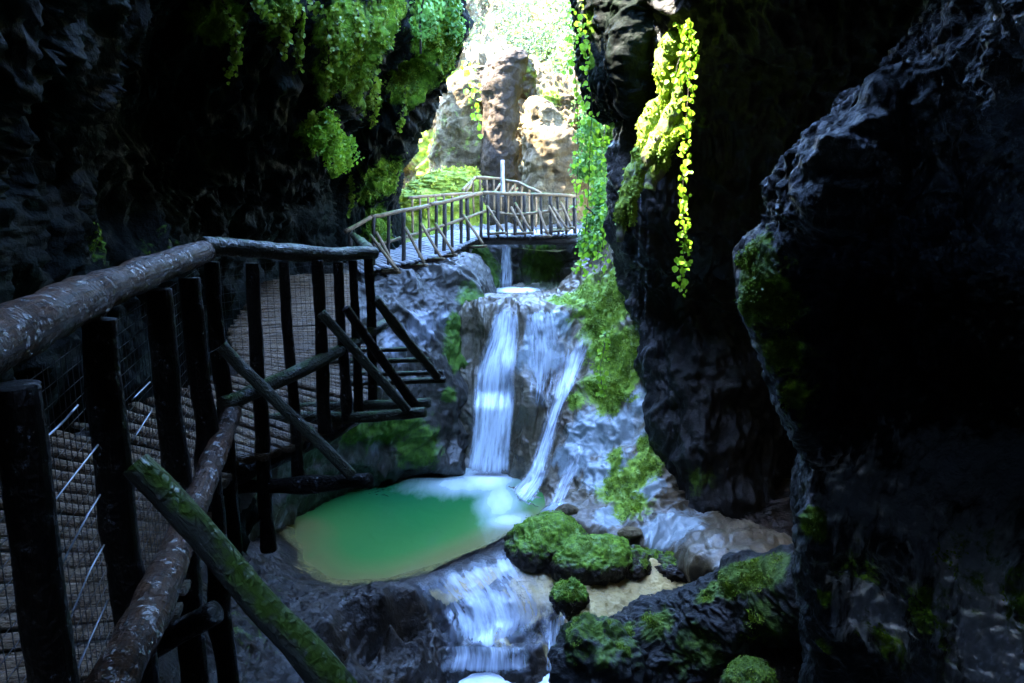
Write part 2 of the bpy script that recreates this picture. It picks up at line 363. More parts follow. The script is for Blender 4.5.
# ---------------------------------------------------------------- cliffs
def lrow(z, cells): return [np.array([c[1], c[2], z]) if c[0] == 'w' else W(c[0], c[1], z) for c in cells]
def L(z, x0, x1, near, e, dy=0):       # near: list of (px,y) for four columns, e: silhouette px
    return lrow(z, [('w', x0, -6), ('w', x1, 0)]+near+[(e-45, 13.2+dy), (e-10, 14+dy), (e, 14.8+dy), (e-22, 16.5+dy), (e-50, 20), (e-70, 26)])
rowsL = [
 L(-1.5, -3.0, -2.9, [(40, 5.2), (130, 7.0), (225, 9.4), (300, 13)], 385, 1.5),
 L(1.5, -3.4, -3.2, [(20, 5.4), (120, 7.5), (220, 9.8), (300, 13.2)], 388, 2),
 L(3.2, -3.4, -3.3, [(10, 5.4), (115, 7.5), (210, 9.9), (290, 13.4)], 390, 2.6),
 L(4.3, -3.5, -3.3, [(0, 5.6), (115, 7.8), (200, 10), (285, 13.2)], 390, 2.8),
 L(5.2, -3.5, -3.3, [(-5, 5.8), (110, 8.2), (205, 10), (290, 12.8)], 392, 2.5),
 L(5.9, -3.4, -3.2, [(-5, 5.6), (110, 8.0), (215, 9.4), (315, 11.2)], 386, 1),
 L(6.5, -3.3, -3.0, [(0, 5.2), (115, 7.6), (230, 8.8), (330, 10.4)], 398),
 L(7.1, -3.1, -2.8, [(10, 4.8), (120, 7.2), (240, 8.6), (340, 10.4)], 424),
 L(7.8, -2.8, -2.6, [(20, 4.6), (130, 6.8), (250, 8.6), (350, 10.6)], 452),
 L(8.6, -2.6, -2.4, [(40, 4.8), (150, 6.8), (260, 8.8), (355, 10.8)], 452),
 L(9.6, -2.2, -2.2, [(110, 4.8), (215, 6.8), (280, 8.8), (340, 11)], 415),
 L(10.8, -2.2, -2.4, [(120, 4.8), (220, 6.8), (280, 8.8), (350, 11)], 402),
 L(12.2, -2.6, -3.0, [(110, 4.8), (215, 6.8), (215, 8.8), (235, 11.2)], 398),  # unseen rim, raised to keep sun off the roof lump and right cliff
 L(13.6, -3.6, -4.0, [(0, 4.8), (100, 6.8), (0, 8.8), (225, 11.3)], 398),
 L(14.6, -5, -5.5, [(-300, 4.8), (-100, 6.8), (0, 8.8), (200, 11)], 300)]
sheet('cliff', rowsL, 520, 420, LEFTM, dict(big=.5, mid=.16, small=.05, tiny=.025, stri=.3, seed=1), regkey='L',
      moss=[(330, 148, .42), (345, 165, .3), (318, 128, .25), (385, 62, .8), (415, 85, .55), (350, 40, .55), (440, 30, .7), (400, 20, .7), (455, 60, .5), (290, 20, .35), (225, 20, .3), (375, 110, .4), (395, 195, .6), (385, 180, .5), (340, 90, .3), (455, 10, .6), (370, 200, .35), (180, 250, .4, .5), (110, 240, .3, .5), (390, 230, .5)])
def sb(rows): return [[(c if len(c) == 3 and isinstance(c, np.ndarray) else Q(*c)) for c in r] for r in rows]
# rock slab below the bridge and behind the pool
def wl(px, py, z=0.): return G(px, py, z)
rowsS = sb([
 [W(440, 20, 3.5), W(470, 17.5, 3.45), W(440, 17, 3.5), W(400, 16.6, 3.6), W(350, 16, 3.6), W(300, 15, 3.6), W(220, 13.5, 3.4), W(120, 12, 3.2)],
 [(462, 262, 20), (476, 262, 16.4), (458, 260, 15.2), (410, 270, 14.5), (370, 276, 14), (320, 290, 13), (260, 320, 11.6), (180, 350, 10)],
 [(470, 292, 20), (489, 292, 16), (470, 288, 14.8), (415, 298, 14.0), (370, 305, 13.4), (320, 320, 12.3), (260, 350, 10.8), (170, 385, 9.2)],
 [(470, 330, 20), (478, 330, 15.5), (458, 330, 14.3), (415, 340, 13.6), (370, 350, 12.9), (320, 370, 11.8), (255, 400, 10.3), (160, 430, 8.6)],
 [(460, 380, 20), (470, 380, 15), (455, 380, 14.0), (412, 385, 13.3), (365, 395, 12.5), (310, 415, 11.3), (245, 440, 9.8), (150, 480, 8.2)],
 [(460, 430, 18), (468, 430, 14.5), (450, 430, 13.7), (408, 435, 13.0), (355, 440, 12.3), (295, 465, 11.1), (235, 490, 9.4), (140, 530, 7.8)],
 [wl(455, 468), wl(458, 472), wl(440, 474), wl(400, 477), wl(345, 486), wl(290, 520), wl(225, 540, .5), wl(130, 560, 1.0)],
 [wl(455, 490, -1.6), wl(458, 490, -1.6), wl(440, 490, -1.6), wl(400, 490, -1.5), wl(350, 500, -1.4), wl(310, 530, -1.2), wl(240, 560, -.8), wl(140, 590, -.2)]])
sheet('cliff', rowsS, 300, 300, SLAB, dict(big=.32, mid=.18, small=.025, tiny=.01, stri=.05, seed=2), regkey='S',
      moss=[(480, 300, .35), (465, 350, .4), (462, 330, .3), (410, 430, .4), (390, 435, .4), (425, 450, .5), (360, 440, .4, .8), (455, 400, .2)],
      pale=[(430, 320, .5, .8), (400, 330, .5, .7), (450, 315, .3, .8), (290, 525, .25, .9), (385, 445, .3, .6)])
rowsM = sb([
 [W(430, 18, 2.6), W(470, 18, 2.7), W(495, 18, 2.7), W(515, 18, 2.7), W(535, 18, 2.7), W(560, 18, 2.75), W(590, 18, 3.6), W(620, 17.5, 4.6), W(650, 17, 5), W(700, 16, 5.65), W(760, 15, 6.40)],
 [(440, 297, 16.5), (475, 297, 16.5), (497, 297, 16.4), (515, 297, 16.4), (535, 296, 16.4), (560, 294, 16.2), (588, 268, 15.6), (615, 240, 15), (645, 235, 14.4), (700, 225, 14.05), (760, 220, 14.00)],
 [(445, 306, 14.6), (478, 306, 14.6), (497, 305, 14.5), (515, 306, 14.4), (535, 304, 14.3), (562, 306, 14.4), (592, 296, 14.5), (618, 268, 14.2), (648, 255, 13.8), (700, 240, 13.65), (760, 230, 13.80)],
 [(450, 335, 14.5), (480, 340, 14.4), (495, 340, 14.2), (512, 340, 14.1), (530, 335, 13.9), (555, 335, 14.0), (590, 328, 14.0), (622, 310, 13.7), (652, 300, 13.3), (702, 290, 13.35), (760, 290, 13.60)],
 [(450, 375, 14.4), (480, 375, 14.2), (495, 375, 14.0), (514, 375, 13.9), (530, 375, 13.6), (550, 375, 13.8), (585, 370, 13.6), (622, 360, 13.2), (655, 350, 12.9), (705, 345, 13.05), (765, 345, 13.50)],
 [(450, 405, 14.3), (480, 405, 14.1), (495, 405, 13.95), (516, 405, 13.7), (530, 405, 13.35), (545, 410, 13.5), (580, 410, 13.2), (622, 405, 12.8), (660, 400, 12.5), (710, 395, 12.85), (770, 390, 13.50)],
 [(450, 440, 14.2), (480, 440, 14.0), (495, 440, 13.9), (512, 440, 13.5), (525, 440, 13.25), (545, 445, 13.2), (578, 450, 12.7), (625, 450, 12.2), (670, 450, 12.0), (720, 445, 12.45), (780, 440, 13.30)],
 [(450, 470, 14.0), (480, 472, 13.8), (495, 474, 13.6), (508, 478, 13.3), (522, 482, 13.0), (540, 488, 12.7), (575, 495, 12.1), (625, 500, 11.6), (672, 505, 11.3), (725, 505, 11.75), (785, 500, 12.90)],
 [wl(450, 490, -.5), wl(480, 490, -.4), wl(497, 492, -.3), wl(508, 496, -.2), wl(522, 505, -.1), wl(545, 520, -.1), wl(580, 535, -.1), wl(625, 550, -.1), wl(670, 562, -.1), wl(720, 570, 0.45), wl(790, 560, .3)],
 [wl(450, 530, -2.), wl(480, 530, -2.), wl(497, 530, -2.), wl(508, 530, -2.), wl(522, 535, -2.), wl(545, 550, -1.8), wl(580, 565, -1.5), wl(625, 580, -1.3), wl(670, 592, -1.3), wl(720, 600, -1.3), wl(790, 600, -1)]])
sheet('cliff', rowsM, 380, 420, MIDR, dict(big=.26, mid=.09, small=.014, tiny=.004, stri=.11, seed=3), regkey='M',
      moss=[(600, 300, .8), (575, 290, .5), (620, 285, .6), (590, 320, .45), (600, 350, .55), (610, 380, .45), (625, 340, .5), (592, 385, .4), (600, 400, .3), (560, 290, .4), (640, 300, .5), (620, 480, .45), (640, 460, .35), (655, 440, .3), (628, 500, .35), (570, 395, .2), (610, 450, .22)],
      pale=[(545, 350, .5, 1), (530, 330, .35, .9), (560, 320, .4, .8), (620, 420, .45, .95), (640, 480, .35), (585, 430, .6, 1), (600, 470, .6, 1), (570, 450, .5, .9), (680, 515, .5, .95), (665, 525, .4), (640, 395, .35, .9), (560, 500, .4, .8), (610, 510, .35, .9), (700, 500, .5, .5), (500, 340, .3, .7)])
# dark recessed cliff on the right
def R2(z, cs): return lrow(z, cs)
rowsR2 = [
 R2(-1.5, [(700, 14), (700, 11.8), (715, 11.0), (750, 10.8), (800, 11.4), (880, 11), (980, 10)]),
 R2(1.0, [(690, 16), (664, 12.6), (684, 11.6), (735, 11.4), (800, 11.9), (880, 11.2), (980, 10)]),
 R2(2.5, [(660, 17), (646, 13.0), (668, 12.2), (715, 11.9), (790, 12.1), (880, 11.2), (980, 10)]),
 R2(3.6, [(648, 17), (632, 13.6), (655, 12.6), (700, 12.3), (780, 11.8), (870, 11), (980, 9.8)]),
 R2(4.6, [(645, 16), (628, 12.6), (650, 11.9), (695, 11.6), (770, 11.2), (860, 10.5), (980, 9.4)]),
 R2(5.6, [(648, 14.5), (634, 12.2), (655, 11.4), (695, 11.1), (770, 10.7), (860, 10), (980, 9)]),
 R2(6.3, [(655, 14), (645, 12), (665, 11.1), (700, 10.8), (770, 10.3), (860, 9.6), (980, 8.6)]),
 R2(7.0, [(665, 13.6), (660, 11.8), (675, 10.9), (705, 10.4), (770, 9.8), (860, 9.2), (980, 8)]),
 R2(7.8, [(680, 13.5), (668, 11.6), (680, 10.4), (710, 9.8), (770, 9.2), (860, 8.6), (980, 7.2)]),
 R2(8.7, [(700, 13.6), (672, 12), (640, 10.6), (650, 9.4), (675, 8.4), (720, 7.4), (800, 6.4)]),
 R2(9.2, [(760, 14), (740, 12), (655, 10.6), (650, 9.4), (672, 8.4), (705, 7.4), (760, 6.4)]),  # unseen lip, shaped to shade the recess below it
 R2(9.8, [(860, 14), (860, 12), (760, 10.6), (740, 9.4), (760, 8.4), (780, 7.4), (840, 6.4)]),
 R2(15, [(900, 14), (900, 12), (900, 10.6), (900, 9.2), (940, 8), (960, 7), (1200, 6)])]
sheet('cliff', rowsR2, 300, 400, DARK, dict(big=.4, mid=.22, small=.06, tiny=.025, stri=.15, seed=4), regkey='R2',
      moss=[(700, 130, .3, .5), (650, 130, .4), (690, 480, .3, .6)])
# hanging black roof lump at the top
def roof(z, L_, R_, y0, y1):
    return lrow(z, [(R_, y1+2.5), (L_+25, y1+2), (L_, y1), (L_+8, (y0+y1)/2), (L_+30, y0), ((L_+R_)/2, y0-.4), (R_, y0), (R_+120, y0+.2)])
rowsU = [lrow(6.42, [(650, 13.2), (640, 13), (622, 12.8), (618, 12.3), (628, 11.8), (640, 11.7), (655, 11.8), (780, 11.4)]),
 roof(6.50, 600, 668, 11.5, 13.0), roof(6.75, 592, 672, 11.3, 13.2), roof(7.2, 587, 676, 11.2, 13.3), roof(7.7, 584, 690, 11.2, 13.4), roof(8.2, 579, 705, 11.2, 13.4),
 roof(8.8, 577, 720, 11.2, 13.5), roof(9.6, 585, 740, 11.2, 13.5), roof(10.2, 680, 760, 11.3, 13), roof(10.4, 720, 760, 11.5, 12.8)]
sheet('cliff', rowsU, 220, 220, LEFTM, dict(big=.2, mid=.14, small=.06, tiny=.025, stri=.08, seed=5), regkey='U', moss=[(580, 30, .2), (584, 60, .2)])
# near right cliff, with an unseen roof added over the camera for shade
def R3(z, e, y, cells):
    return lrow(z, [(e+75, y+5), (e+30, y+2.2), (e+4, y+.6), (e, y), (e+10, y-.45)]+cells)
rowsR3 = [
 R3(-1.5, 800, 6.9, [(860, 6.5), (930, 6), (1030, 5.3), (1250, 4), ('w', 3.2, 0), ('w', 3.2, -6)]),
 R3(.6, 818, 6.7, [(870, 6.1), (940, 5.6), (1040, 4.9), (1250, 3.6), ('w', 2.8, 0), ('w', 2.8, -6)]),
 R3(1.3, 814, 6.6, [(870, 5.9), (945, 5.3), (1040, 4.6), (1260, 3.4), ('w', 2.7, 0), ('w', 2.7, -6)]),
 R3(1.95, 808, 6.5, [(870, 5.8), (945, 5.1), (1040, 4.4), (1260, 3.3), ('w', 2.6, 0), ('w', 2.6, -6)]),
 R3(2.5, 798, 6.4, [(865, 5.7), (945, 5.1), (1040, 4.3), (1260, 3.2), ('w', 2.6, 0), ('w', 2.6, -6)]),
 R3(3.0, 806, 6.5, [(865, 6.0), (945, 5.3), (1040, 4.4), (1260, 3.2), ('w', 2.6, 0), ('w', 2.6, -6)]),
 R3(3.35, 800, 6.4, [(865, 6.0), (945, 5.9), (1040, 5.2), (1280, 3.6), ('w', 2.8, 0), ('w', 2.8, -6)]),
 R3(3.7, 780, 6.4, [(850, 6.1), (945, 6.5), (1050, 6.3), (1300, 4.2), ('w', 3.2, 0), ('w', 3.2, -6)]),
 R3(4.12, 770, 6.4, [(840, 6.0), (945, 6.8), (1060, 6.7), (1300, 4.4), ('w', 3.2, 0), ('w', 3.2, -6)]),
 R3(4.45, 752, 6.4, [(820, 5.9), (945, 6.9), (1060, 6.7), (1300, 4.2), ('w', 3.1, 0), ('w', 3.1, -6)]),
 R3(4.75, 750, 6.5, [(815, 5.8), (940, 6.7), (1050, 6.5), (1280, 4.0), ('w', 3.0, 0), ('w', 3.0, -6)]),
 R3(5.05, 782, 6.3, [(830, 5.5), (910, 5.9), (1020, 5.9), (1240, 3.8), ('w', 2.8, 0), ('w', 2.8, -6)]),
 R3(5.4, 795, 6.3, [(840, 5.3), (905, 5.3), (1000, 5.2), (1200, 3.5), ('w', 2.5, 0), ('w', 2.5, -6)]),
 R3(5.75, 835, 6.4, [(870, 5.4), (920, 5.2), (1000, 4.8), (1180, 3.3), ('w', 2.2, 0), ('w', 2.2, -6)]),
 R3(6.1, 885, 6.5, [(915, 5.6), (950, 5.2), (1005, 4.7), (1150, 3.2), ('w', 1.9, 0), ('w', 1.9, -6)]),
 R3(6.6, 935, 6.5, [(960, 5.8), (985, 5.3), (1020, 4.8), (1130, 3.2), ('w', 1.5, 0), ('w', 1.5, -6)]),
 R3(7.4, 960, 6.6, [(980, 6), (1000, 5.4), (1030, 4.8), (1130, 3.2), ('w', 1.4, 0), ('w', 1.4, -6)]),
 R3(8.6, 960, 7.0, [(960, 6.6), (960, 6.2), (960, 5.6), (900, 3.6), ('w', .9, 0), ('w', 1.2, -6)]),
 R3(9.3, 900, 7.3, [(800, 7.1), (650, 6.8), (450, 6.5), (200, 5.5), ('w', -.2, 1.0), ('w', 1.3, -4)]),
 R3(9.9, 860, 7.7, [(650, 7.5), (400, 7.2), (150, 7.0), (-500, 6.4), ('w', -2.8, 1.9), ('w', 1.2, -.6)])]  # added roof stops behind the camera so skylight reaches the lower face
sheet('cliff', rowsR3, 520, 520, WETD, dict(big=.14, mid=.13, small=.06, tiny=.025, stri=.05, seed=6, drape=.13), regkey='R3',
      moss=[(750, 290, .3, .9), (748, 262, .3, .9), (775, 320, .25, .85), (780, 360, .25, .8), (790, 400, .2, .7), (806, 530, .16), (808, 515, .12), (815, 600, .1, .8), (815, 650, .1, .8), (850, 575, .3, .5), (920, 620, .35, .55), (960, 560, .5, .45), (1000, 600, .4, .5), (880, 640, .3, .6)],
      pale=[(850, 500, .5, .75), (1000, 460, .6, .85), (940, 450, .5, .8), (960, 560, .6, .85), (990, 650, .6, .85), (870, 610, .5, .75), (900, 500, .5, .75)])  # paler patches painted in as dim light on the lower face
# back of the gorge behind the camera
rb = [[np.array([x, y, z]) for x, y in ((-6, -3), (-3, -6), (0, -7), (3, -6), (6, -3))] for z in (-3, 2, 6, 11, 16)]
sheet('cliff', rb, 60, 60, DARK, dict(seed=8), regkey='back')

# ---------------------------------------------------------------- stream bed (one height field)
CT = [ # px, py, z
 (400, 540, -.9), (330, 545, -.22), (450, 510, -1.2), (480, 492, -1.1), (360, 570, -.35), (425, 560, -.55), (380, 500, -1.), (310, 530, -.12), (470, 535, -.7), (320, 565, -.15), (500, 515, -.5),
 (345, 584, -.16), (385, 584, -.14), (310, 566, -.16), (415, 574, -.15), (300, 545, -.12),
 (284, 545, .14), (293, 578, .14), (318, 594, .13), (350, 602, .12), (385, 601, .1), (415, 592, .08), (440, 580, .0), (470, 564, -.03), (500, 550, -.03), (520, 535, 0),
 (255, 560, .45), (220, 600, .5), (270, 610, .3), (330, 625, .16), (300, 650, .1), (390, 625, .06), (350, 660, -.05), (400, 650, -.2), (420, 640, -.15), (250, 683, .2), (300, 700, -.1), (350, 690, -.5), (375, 680, -.75), (430, 655, -.4),
 (200, 540, 1.0), (150, 560, 1.4), (200, 640, .7), (150, 683, .8), (100, 640, 1.3), (120, 760, .6), (300, 800, -.5),
 (455, 590, -.2), (480, 580, -.16), (520, 570, -.14), (550, 580, -.22), (470, 610, -.36), (510, 605, -.38), (540, 600, -.34), (455, 630, -.45), (500, 630, -.48), (540, 630, -.42), (480, 646, -.52), (520, 650, -.52), (560, 620, -.25),
 (455, 668, -1.05), (480, 668, -1.1), (520, 668, -1.1), (555, 668, -1.0), (400, 690, -1.1), (480, 700, -1.2), (560, 690, -1.1), (480, 760, -1.4), (560, 760, -1.3), (620, 700, -.9),
 (560, 545, -.02), (600, 560, -.1), (560, 570, -.1), (590, 600, -.18), (620, 590, -.2), (650, 600, -.2), (690, 590, -.18), (640, 575, -.2), (700, 570, -.05), (600, 620, -.2), (740, 570, .3), (650, 560, .05),
 (650, 640, -.5), (700, 660, -.4), (780, 660, -.25), (760, 683, -.3), (830, 640, 0), (700, 760, -.6), (840, 760, -.3), (620, 660, -.7)]
pts = np.array([G(*c) for c in CT])
extra = np.array([[-6, 4, 1.2], [-5, 8, 1.5], [-3, 2, 0], [0, 0, -2], [3, 0, -1.5], [6, 6, 0], [6, 10, .5], [4.5, 13, .5], [-4, 14, -1.5], [0, 16, -2.0], [3, 16, -1], [-5, -6, 0], [5, -6, 0], [0, -7, -2], [0, 4, -1.6]])
pts = np.concatenate([pts, extra])
Dm = np.linalg.norm(pts[:, None, :2]-pts[None, :, :2], axis=-1)
Kc = np.linalg.solve(Dm+np.eye(len(pts))*.02, pts[:, 2])
def terr(xy):
    out = np.zeros(len(xy))
    for i in range(0, len(xy), 20000):
        out[i:i+20000] = np.linalg.norm(xy[i:i+20000, None]-pts[None, :, :2], axis=-1)@Kc
    return out
def bedpatch(xs, ys):
    X, Y = np.meshgrid(xs, ys); xy = np.stack([X.ravel(), Y.ravel()], -1)
    z = terr(xy); P3 = np.stack([xy[:, 0], xy[:, 1], z], -1)
    amp = np.clip(np.abs(z)*1.2+.25, .25, 1)
    sc = G(510, 605, -.35); pq = G(380, 590, .05); smo = 1-.7*np.exp(-(((xy[:, 0]-sc[0])/.9)**2+((xy[:, 1]-sc[1])/.8)**2))
    amp = amp*smo*(1-.5*np.clip(1-np.abs(z-.05)*5, 0, 1)*(xy[:, 1] > 9))
    z = z+amp*(.12*ridged(P3*1.5+3, 4)+.11*ridged(P3*np.array([5, 3.6, 4])+fbm(P3*2, 2)[:, None]*.6+7, 3)+.035*ridged(P3*13, 2)-.07)
    return X, Y, z.reshape(X.shape)
xs = np.concatenate([np.linspace(-7, -3.6, 30), np.linspace(-3.58, 4, 420), np.linspace(4.05, 8, 30)])
ys = np.concatenate([np.linspace(-8, 7, 60), np.linspace(7.02, 14, 420), np.linspace(14.1, 18, 20)])
X, Y, Z = bedpatch(xs, ys)
V = np.stack([X.ravel(), Y.ravel(), Z.ravel()], -1); Fc = grid_faces(len(ys), len(xs))
Ng = grid_normals(np.stack([X, Y, Z], -1)).reshape(-1, 3); Ng *= np.sign(Ng[:, 2:3])
def spot3(V, lst):
    a = np.zeros(len(V))
    for px, py, z, r, s in lst:
        c = G(px, py, z); a = np.maximum(a, s*np.exp(-(np.linalg.norm((V-c)[:, :2], axis=1)/r)**2))
    return a
pcen = G(400, 528, 0); under = np.clip((-.03-V[:, 2])*8, 0, 1)*((((V[:, 0]-pcen[0])/2.1)**2+((V[:, 1]-pcen[1])/1.9)**2) < 1)
palea = np.maximum(under, spot3(V, [(640, 592, -.2, .9, 1.1), (600, 605, -.2, .5, 1), (690, 582, -.1, .5, 1), (535, 590, -.3, .45, .95), (500, 625, -.4, .35, .7), (560, 630, -.35, .3, .8), (305, 570, 0, .3, .5)]))
mossa = spot3(V, [(560, 690, -.5, .3, .5), (700, 640, -.4, .4, .5), (240, 640, .3, .6, .35), (280, 600, .2, .3, .3)])
me = mesh_np('ground', V, Fc, attrs={'moss': mossa, 'pale': palea}); g = link('ground', me, BED); struct(g)
HITS['G'] = (V, Ng, Fc, mossa)

# ---------------------------------------------------------------- pool
def polymask_grid(poly, n=150):
    poly = np.array(poly); lo = poly.min(0); hi = poly.max(0)
    return lo, hi
poolpx = [(278, 545), (292, 588), (345, 604), (388, 598), (416, 580), (452, 560), (492, 543), (522, 524), (545, 505), (530, 480), (480, 455), (400, 455), (330, 465), (280, 505)]
pp = np.array([G(a, b, 0)[:2] for a, b in poolpx]); pc = np.array([G(410, 520, 0)[:2]])[0]
ring = catmull(np.concatenate([pp, pp[:1]]), 121)[:-1]
rr = np.linspace(0, 1, 70)**.8
PV = (pc+(ring[None]-pc)*rr[:, None, None])
na = 120; Vp = np.concatenate([PV.reshape(-1, 2), np.zeros((70*na, 1))], 1)
i = np.arange(69)[:, None]*na; j = np.arange(na)[None]; j2 = (j+1) % na
Fp = np.stack([i+j, i+j2, i+na+j2, i+na+j], -1).reshape(-1, 4)
dep = np.clip(-terr(Vp[:, :2])/.85, 0, 1)
def pxy(V):
    rel = V-np.array([0, 0, CZ]); d_ = rel[:, 1]*cp-rel[:, 2]*sp_
    return 512+F*rel[:, 0]/d_, 341.5-F*(rel[:, 1]*sp_+rel[:, 2]*cp)/d_
def foam_at(V, lst):
    a = np.zeros(len(V))
    for px, py, z, rx, ry, s in lst:
        c = G(px, py, z); a = np.maximum(a, s*np.exp(-((V[:, 0]-c[0])/rx)**2-((V[:, 1]-c[1])/ry)**2))
    return a
foam = foam_at(Vp, [(488, 477, 0, .5, .7, 1.), (465, 484, 0, .9, .5, .6), (500, 500, 0, .35, 1.0, .62), (508, 520, 0, .4, .35, .6), (440, 478, 0, .8, .3, .35)])
link('pool_water', mesh_np('pool_water', Vp, Fp, attrs={'depth': dep, 'foam': foam}), POOL)['kind'] = 'structure'

def simple_water(name, c1, c2, sub, foamlst, alpha=.5):
    m, nt, b, out = new_mat(name); tc = N_(nt, 'TexCoord').outputs['Object']
    fo = N_(nt, 'Attribute', attribute_name='foam').outputs['Fac']
    fn = noise(nt, mapping(nt, tc, (2.5, 2, 1)), 1.5, 5, .6, .5)
    ff = ramp(nt, math_(nt, 'ADD', math_(nt, 'MULTIPLY', fo, .9), math_(nt, 'MULTIPLY', fn, .35)), [(.3, 0.), (.8, 1.)])
    nt.links.new(mixc(nt, ff, ramp(nt, fn, [(.3, c1), (.7, c2)]), (.85, .9, .97)), b.inputs['Base Color'])
    nt.links.new(math_(nt, 'MAXIMUM', ff, alpha), b.inputs['Alpha']); nt.links.new(mixc(nt, ff, (.06, .06, .06), (.6, .6, .6)), b.inputs['Roughness'])
    nt.links.new(bump(nt, noise(nt, tc, 5, 4, .5), .2, .05), b.inputs['Normal']); return m
def flat_water(name, px, z, mat, foaml):
    pp = np.array([G(a, b, z)[:2] for a, b in px]); pc = pp.mean(0); ring = catmull(np.concatenate([pp, pp[:1]]), 81)[:-1]
    rr = np.linspace(0, 1, 40); PV = pc+(ring[None]-pc)*rr[:, None, None]; Vw = np.concatenate([PV.reshape(-1, 2), np.full((3200, 1), z)], 1)
    i = np.arange(39)[:, None]*80; j = np.arange(80)[None]; Fw = np.stack([i+j, i+(j+1) % 80, i+80+(j+1) % 80, i+80+j], -1).reshape(-1, 4)
    o = link(name, mesh_np(name, Vw, Fw, attrs={'foam': foam_at(Vw, foaml)}), mat); struct(o); return o
flat_water('stream_water', [(370, 672), (400, 664), (460, 661), (520, 662), (575, 668), (610, 700), (600, 760), (400, 760), (350, 700)], -.86,
           simple_water('lower_stream_water', (.04, .07, .09), (.09, .12, .14), 0, None, .35),
           [(480, 676, -.86, .5, .35, 1.1), (440, 676, -.86, .4, .3, .9), (550, 680, -.86, .4, .3, 1.1), (405, 673, -.86, .4, .14, .9), (520, 688, -.86, .8, .3, 1)])
flat_water('stream_water', [(585, 590), (600, 572), (650, 566), (710, 572), (725, 590), (690, 612), (640, 622), (590, 618)], -.15,
           simple_water('sandy_pool_water', (.12, .09, .05), (.1, .1, .09), 0, None, .12), [])
flat_water('stream_water', [(470, 309), (500, 306), (520, 306), (560, 305), (590, 296), (580, 286), (530, 280), (470, 282)], 2.98,
           simple_water('upper_pool_water', (.06, .08, .05), (.12, .12, .06), 0, None, .6), [(517, 290, 2.98, .5, .5, 1.1)])

# ---------------------------------------------------------------- waterfalls (draped over the rock)
BV = bvh('M', 'G', 'S')
def drape(left, right, nu, nv, off=.05, dens_fn=None, smooth=22, fade=30., freefall=None):
    Lc = catmull(np.array(left, float), nv); Rc = catmull(np.array(right, float), nv)
    D = np.zeros((nv, nu)); PX = np.zeros((nv, nu)); PY = np.zeros((nv, nu))
    for a in range(nv):
        for b_ in range(nu):
            t = b_/(nu-1); px, py = Lc[a]*(1-t)+Rc[a]*t; PX[a, b_] = px; PY[a, b_] = py
            h, _ = cast(BV, px, py); D[a, b_] = h[1] if h is not None else np.nan
    for b_ in range(nu):
        c = D[:, b_]; ok = ~np.isnan(c)
        if ok.any(): D[:, b_] = np.interp(np.arange(nv), np.where(ok)[0], c[ok])
    D = np.where(np.isnan(D), 14, D)
    Dm = D.copy()
    for _ in range(smooth):
        Dp = np.pad(Dm, 1, mode='edge'); Dm = np.minimum(Dm, (Dp[:-2, 1:-1]+Dp[2:, 1:-1]+Dp[1:-1, :-2]+Dp[1:-1, 2:])/4)
        Dp = np.pad(Dm, 1, mode='edge'); Dm = .5*Dm+.125*(Dp[:-2, 1:-1]+Dp[2:, 1:-1]+Dp[1:-1, :-2]+Dp[1:-1, 2:])
    Dm = np.minimum(Dm, D)
    if freefall: Dm = freefall(Dm, PY)
    P = np.array([[Q(PX[a, b_], PY[a, b_], Dm[a, b_]-off) for b_ in range(nu)] for a in range(nv)])
    u, v = np.meshgrid(np.linspace(0, 1, nu), np.linspace(0, 1, nv))
    wpx = np.mean(np.linalg.norm(P[:, -1]-P[:, 0], axis=1)); hl = np.linalg.norm(np.diff(P[:, nu//2], axis=0), axis=1).sum()
    edge = np.sin(np.pi*np.clip(u, 0, 1))**.55*np.clip(v*9, 0, 1)*np.clip((1-v)*fade, 0, 1)
    dens = edge*(dens_fn(u, v) if dens_fn else 1)
    return P, np.stack([u.ravel()*wpx, v.ravel()*hl], -1), dens
def waterfall(name, mat, label, *a, kind=None, **k):
    P, uv, dens = drape(*a, **k); nv, nu = P.shape[:2]
    o = link(name, mesh_np(name, P.reshape(-1, 3), grid_faces(nv, nu), uv=uv, attrs={'dens': dens.ravel()}), mat)
    if kind: struct(o, kind)
    else: tag(o, label, 'waterfall')
    return o
def ff1(D, PY):
    i = np.argmin(np.abs(PY[:, 0]-402)); d0 = D[i].min()
    for a in range(i, len(D)): D[a] = np.minimum(D[a], d0-.02-.2*((a-i)/(len(D)-i))**1.)
    for _ in range(14):
        Dp = np.pad(D, ((1, 1), (0, 0)), mode='edge'); D = .5*D+.25*(Dp[:-2]+Dp[2:])
    return D
waterfall('waterfall', FALL, 'broad silky white waterfall dropping into the green pool, left one of the pair',
          [(495, 303), (488, 335), (476, 370), (473, 404), (470, 440), (463, 476)], [(519, 303), (519, 335), (517, 368), (515, 404), (512, 440), (510, 478)],
          30, 90, .06, lambda u, v: .78+.25*np.clip((v-.2)*2, 0, 1)+.2*np.exp(-((u-.4)/.2)**2), freefall=ff1, fade=14.)
waterfall('waterfall', FALL, 'narrow slanting waterfall running down the rock to the right of the broad one',
          [(548, 338), (551, 372), (546, 408), (536, 445), (523, 475), (502, 498), (484, 513)], [(597, 330), (581, 372), (565, 408), (554, 445), (547, 478), (533, 503), (514, 525)],
          26, 100, .05, lambda u, v: .38+.62*np.exp(-((u-(.82-.35*np.clip(v*2, 0, 1)))/.22)**2)+.3*np.clip(v*2-1, 0, 1))
waterfall('water_film', FILM, '', [(522, 306), (524, 330), (524, 355), (527, 385), (530, 405)], [(556, 306), (560, 325), (562, 345), (556, 380), (546, 410)], 26, 70, .03, lambda u, v: .75-.35*v, kind='structure')
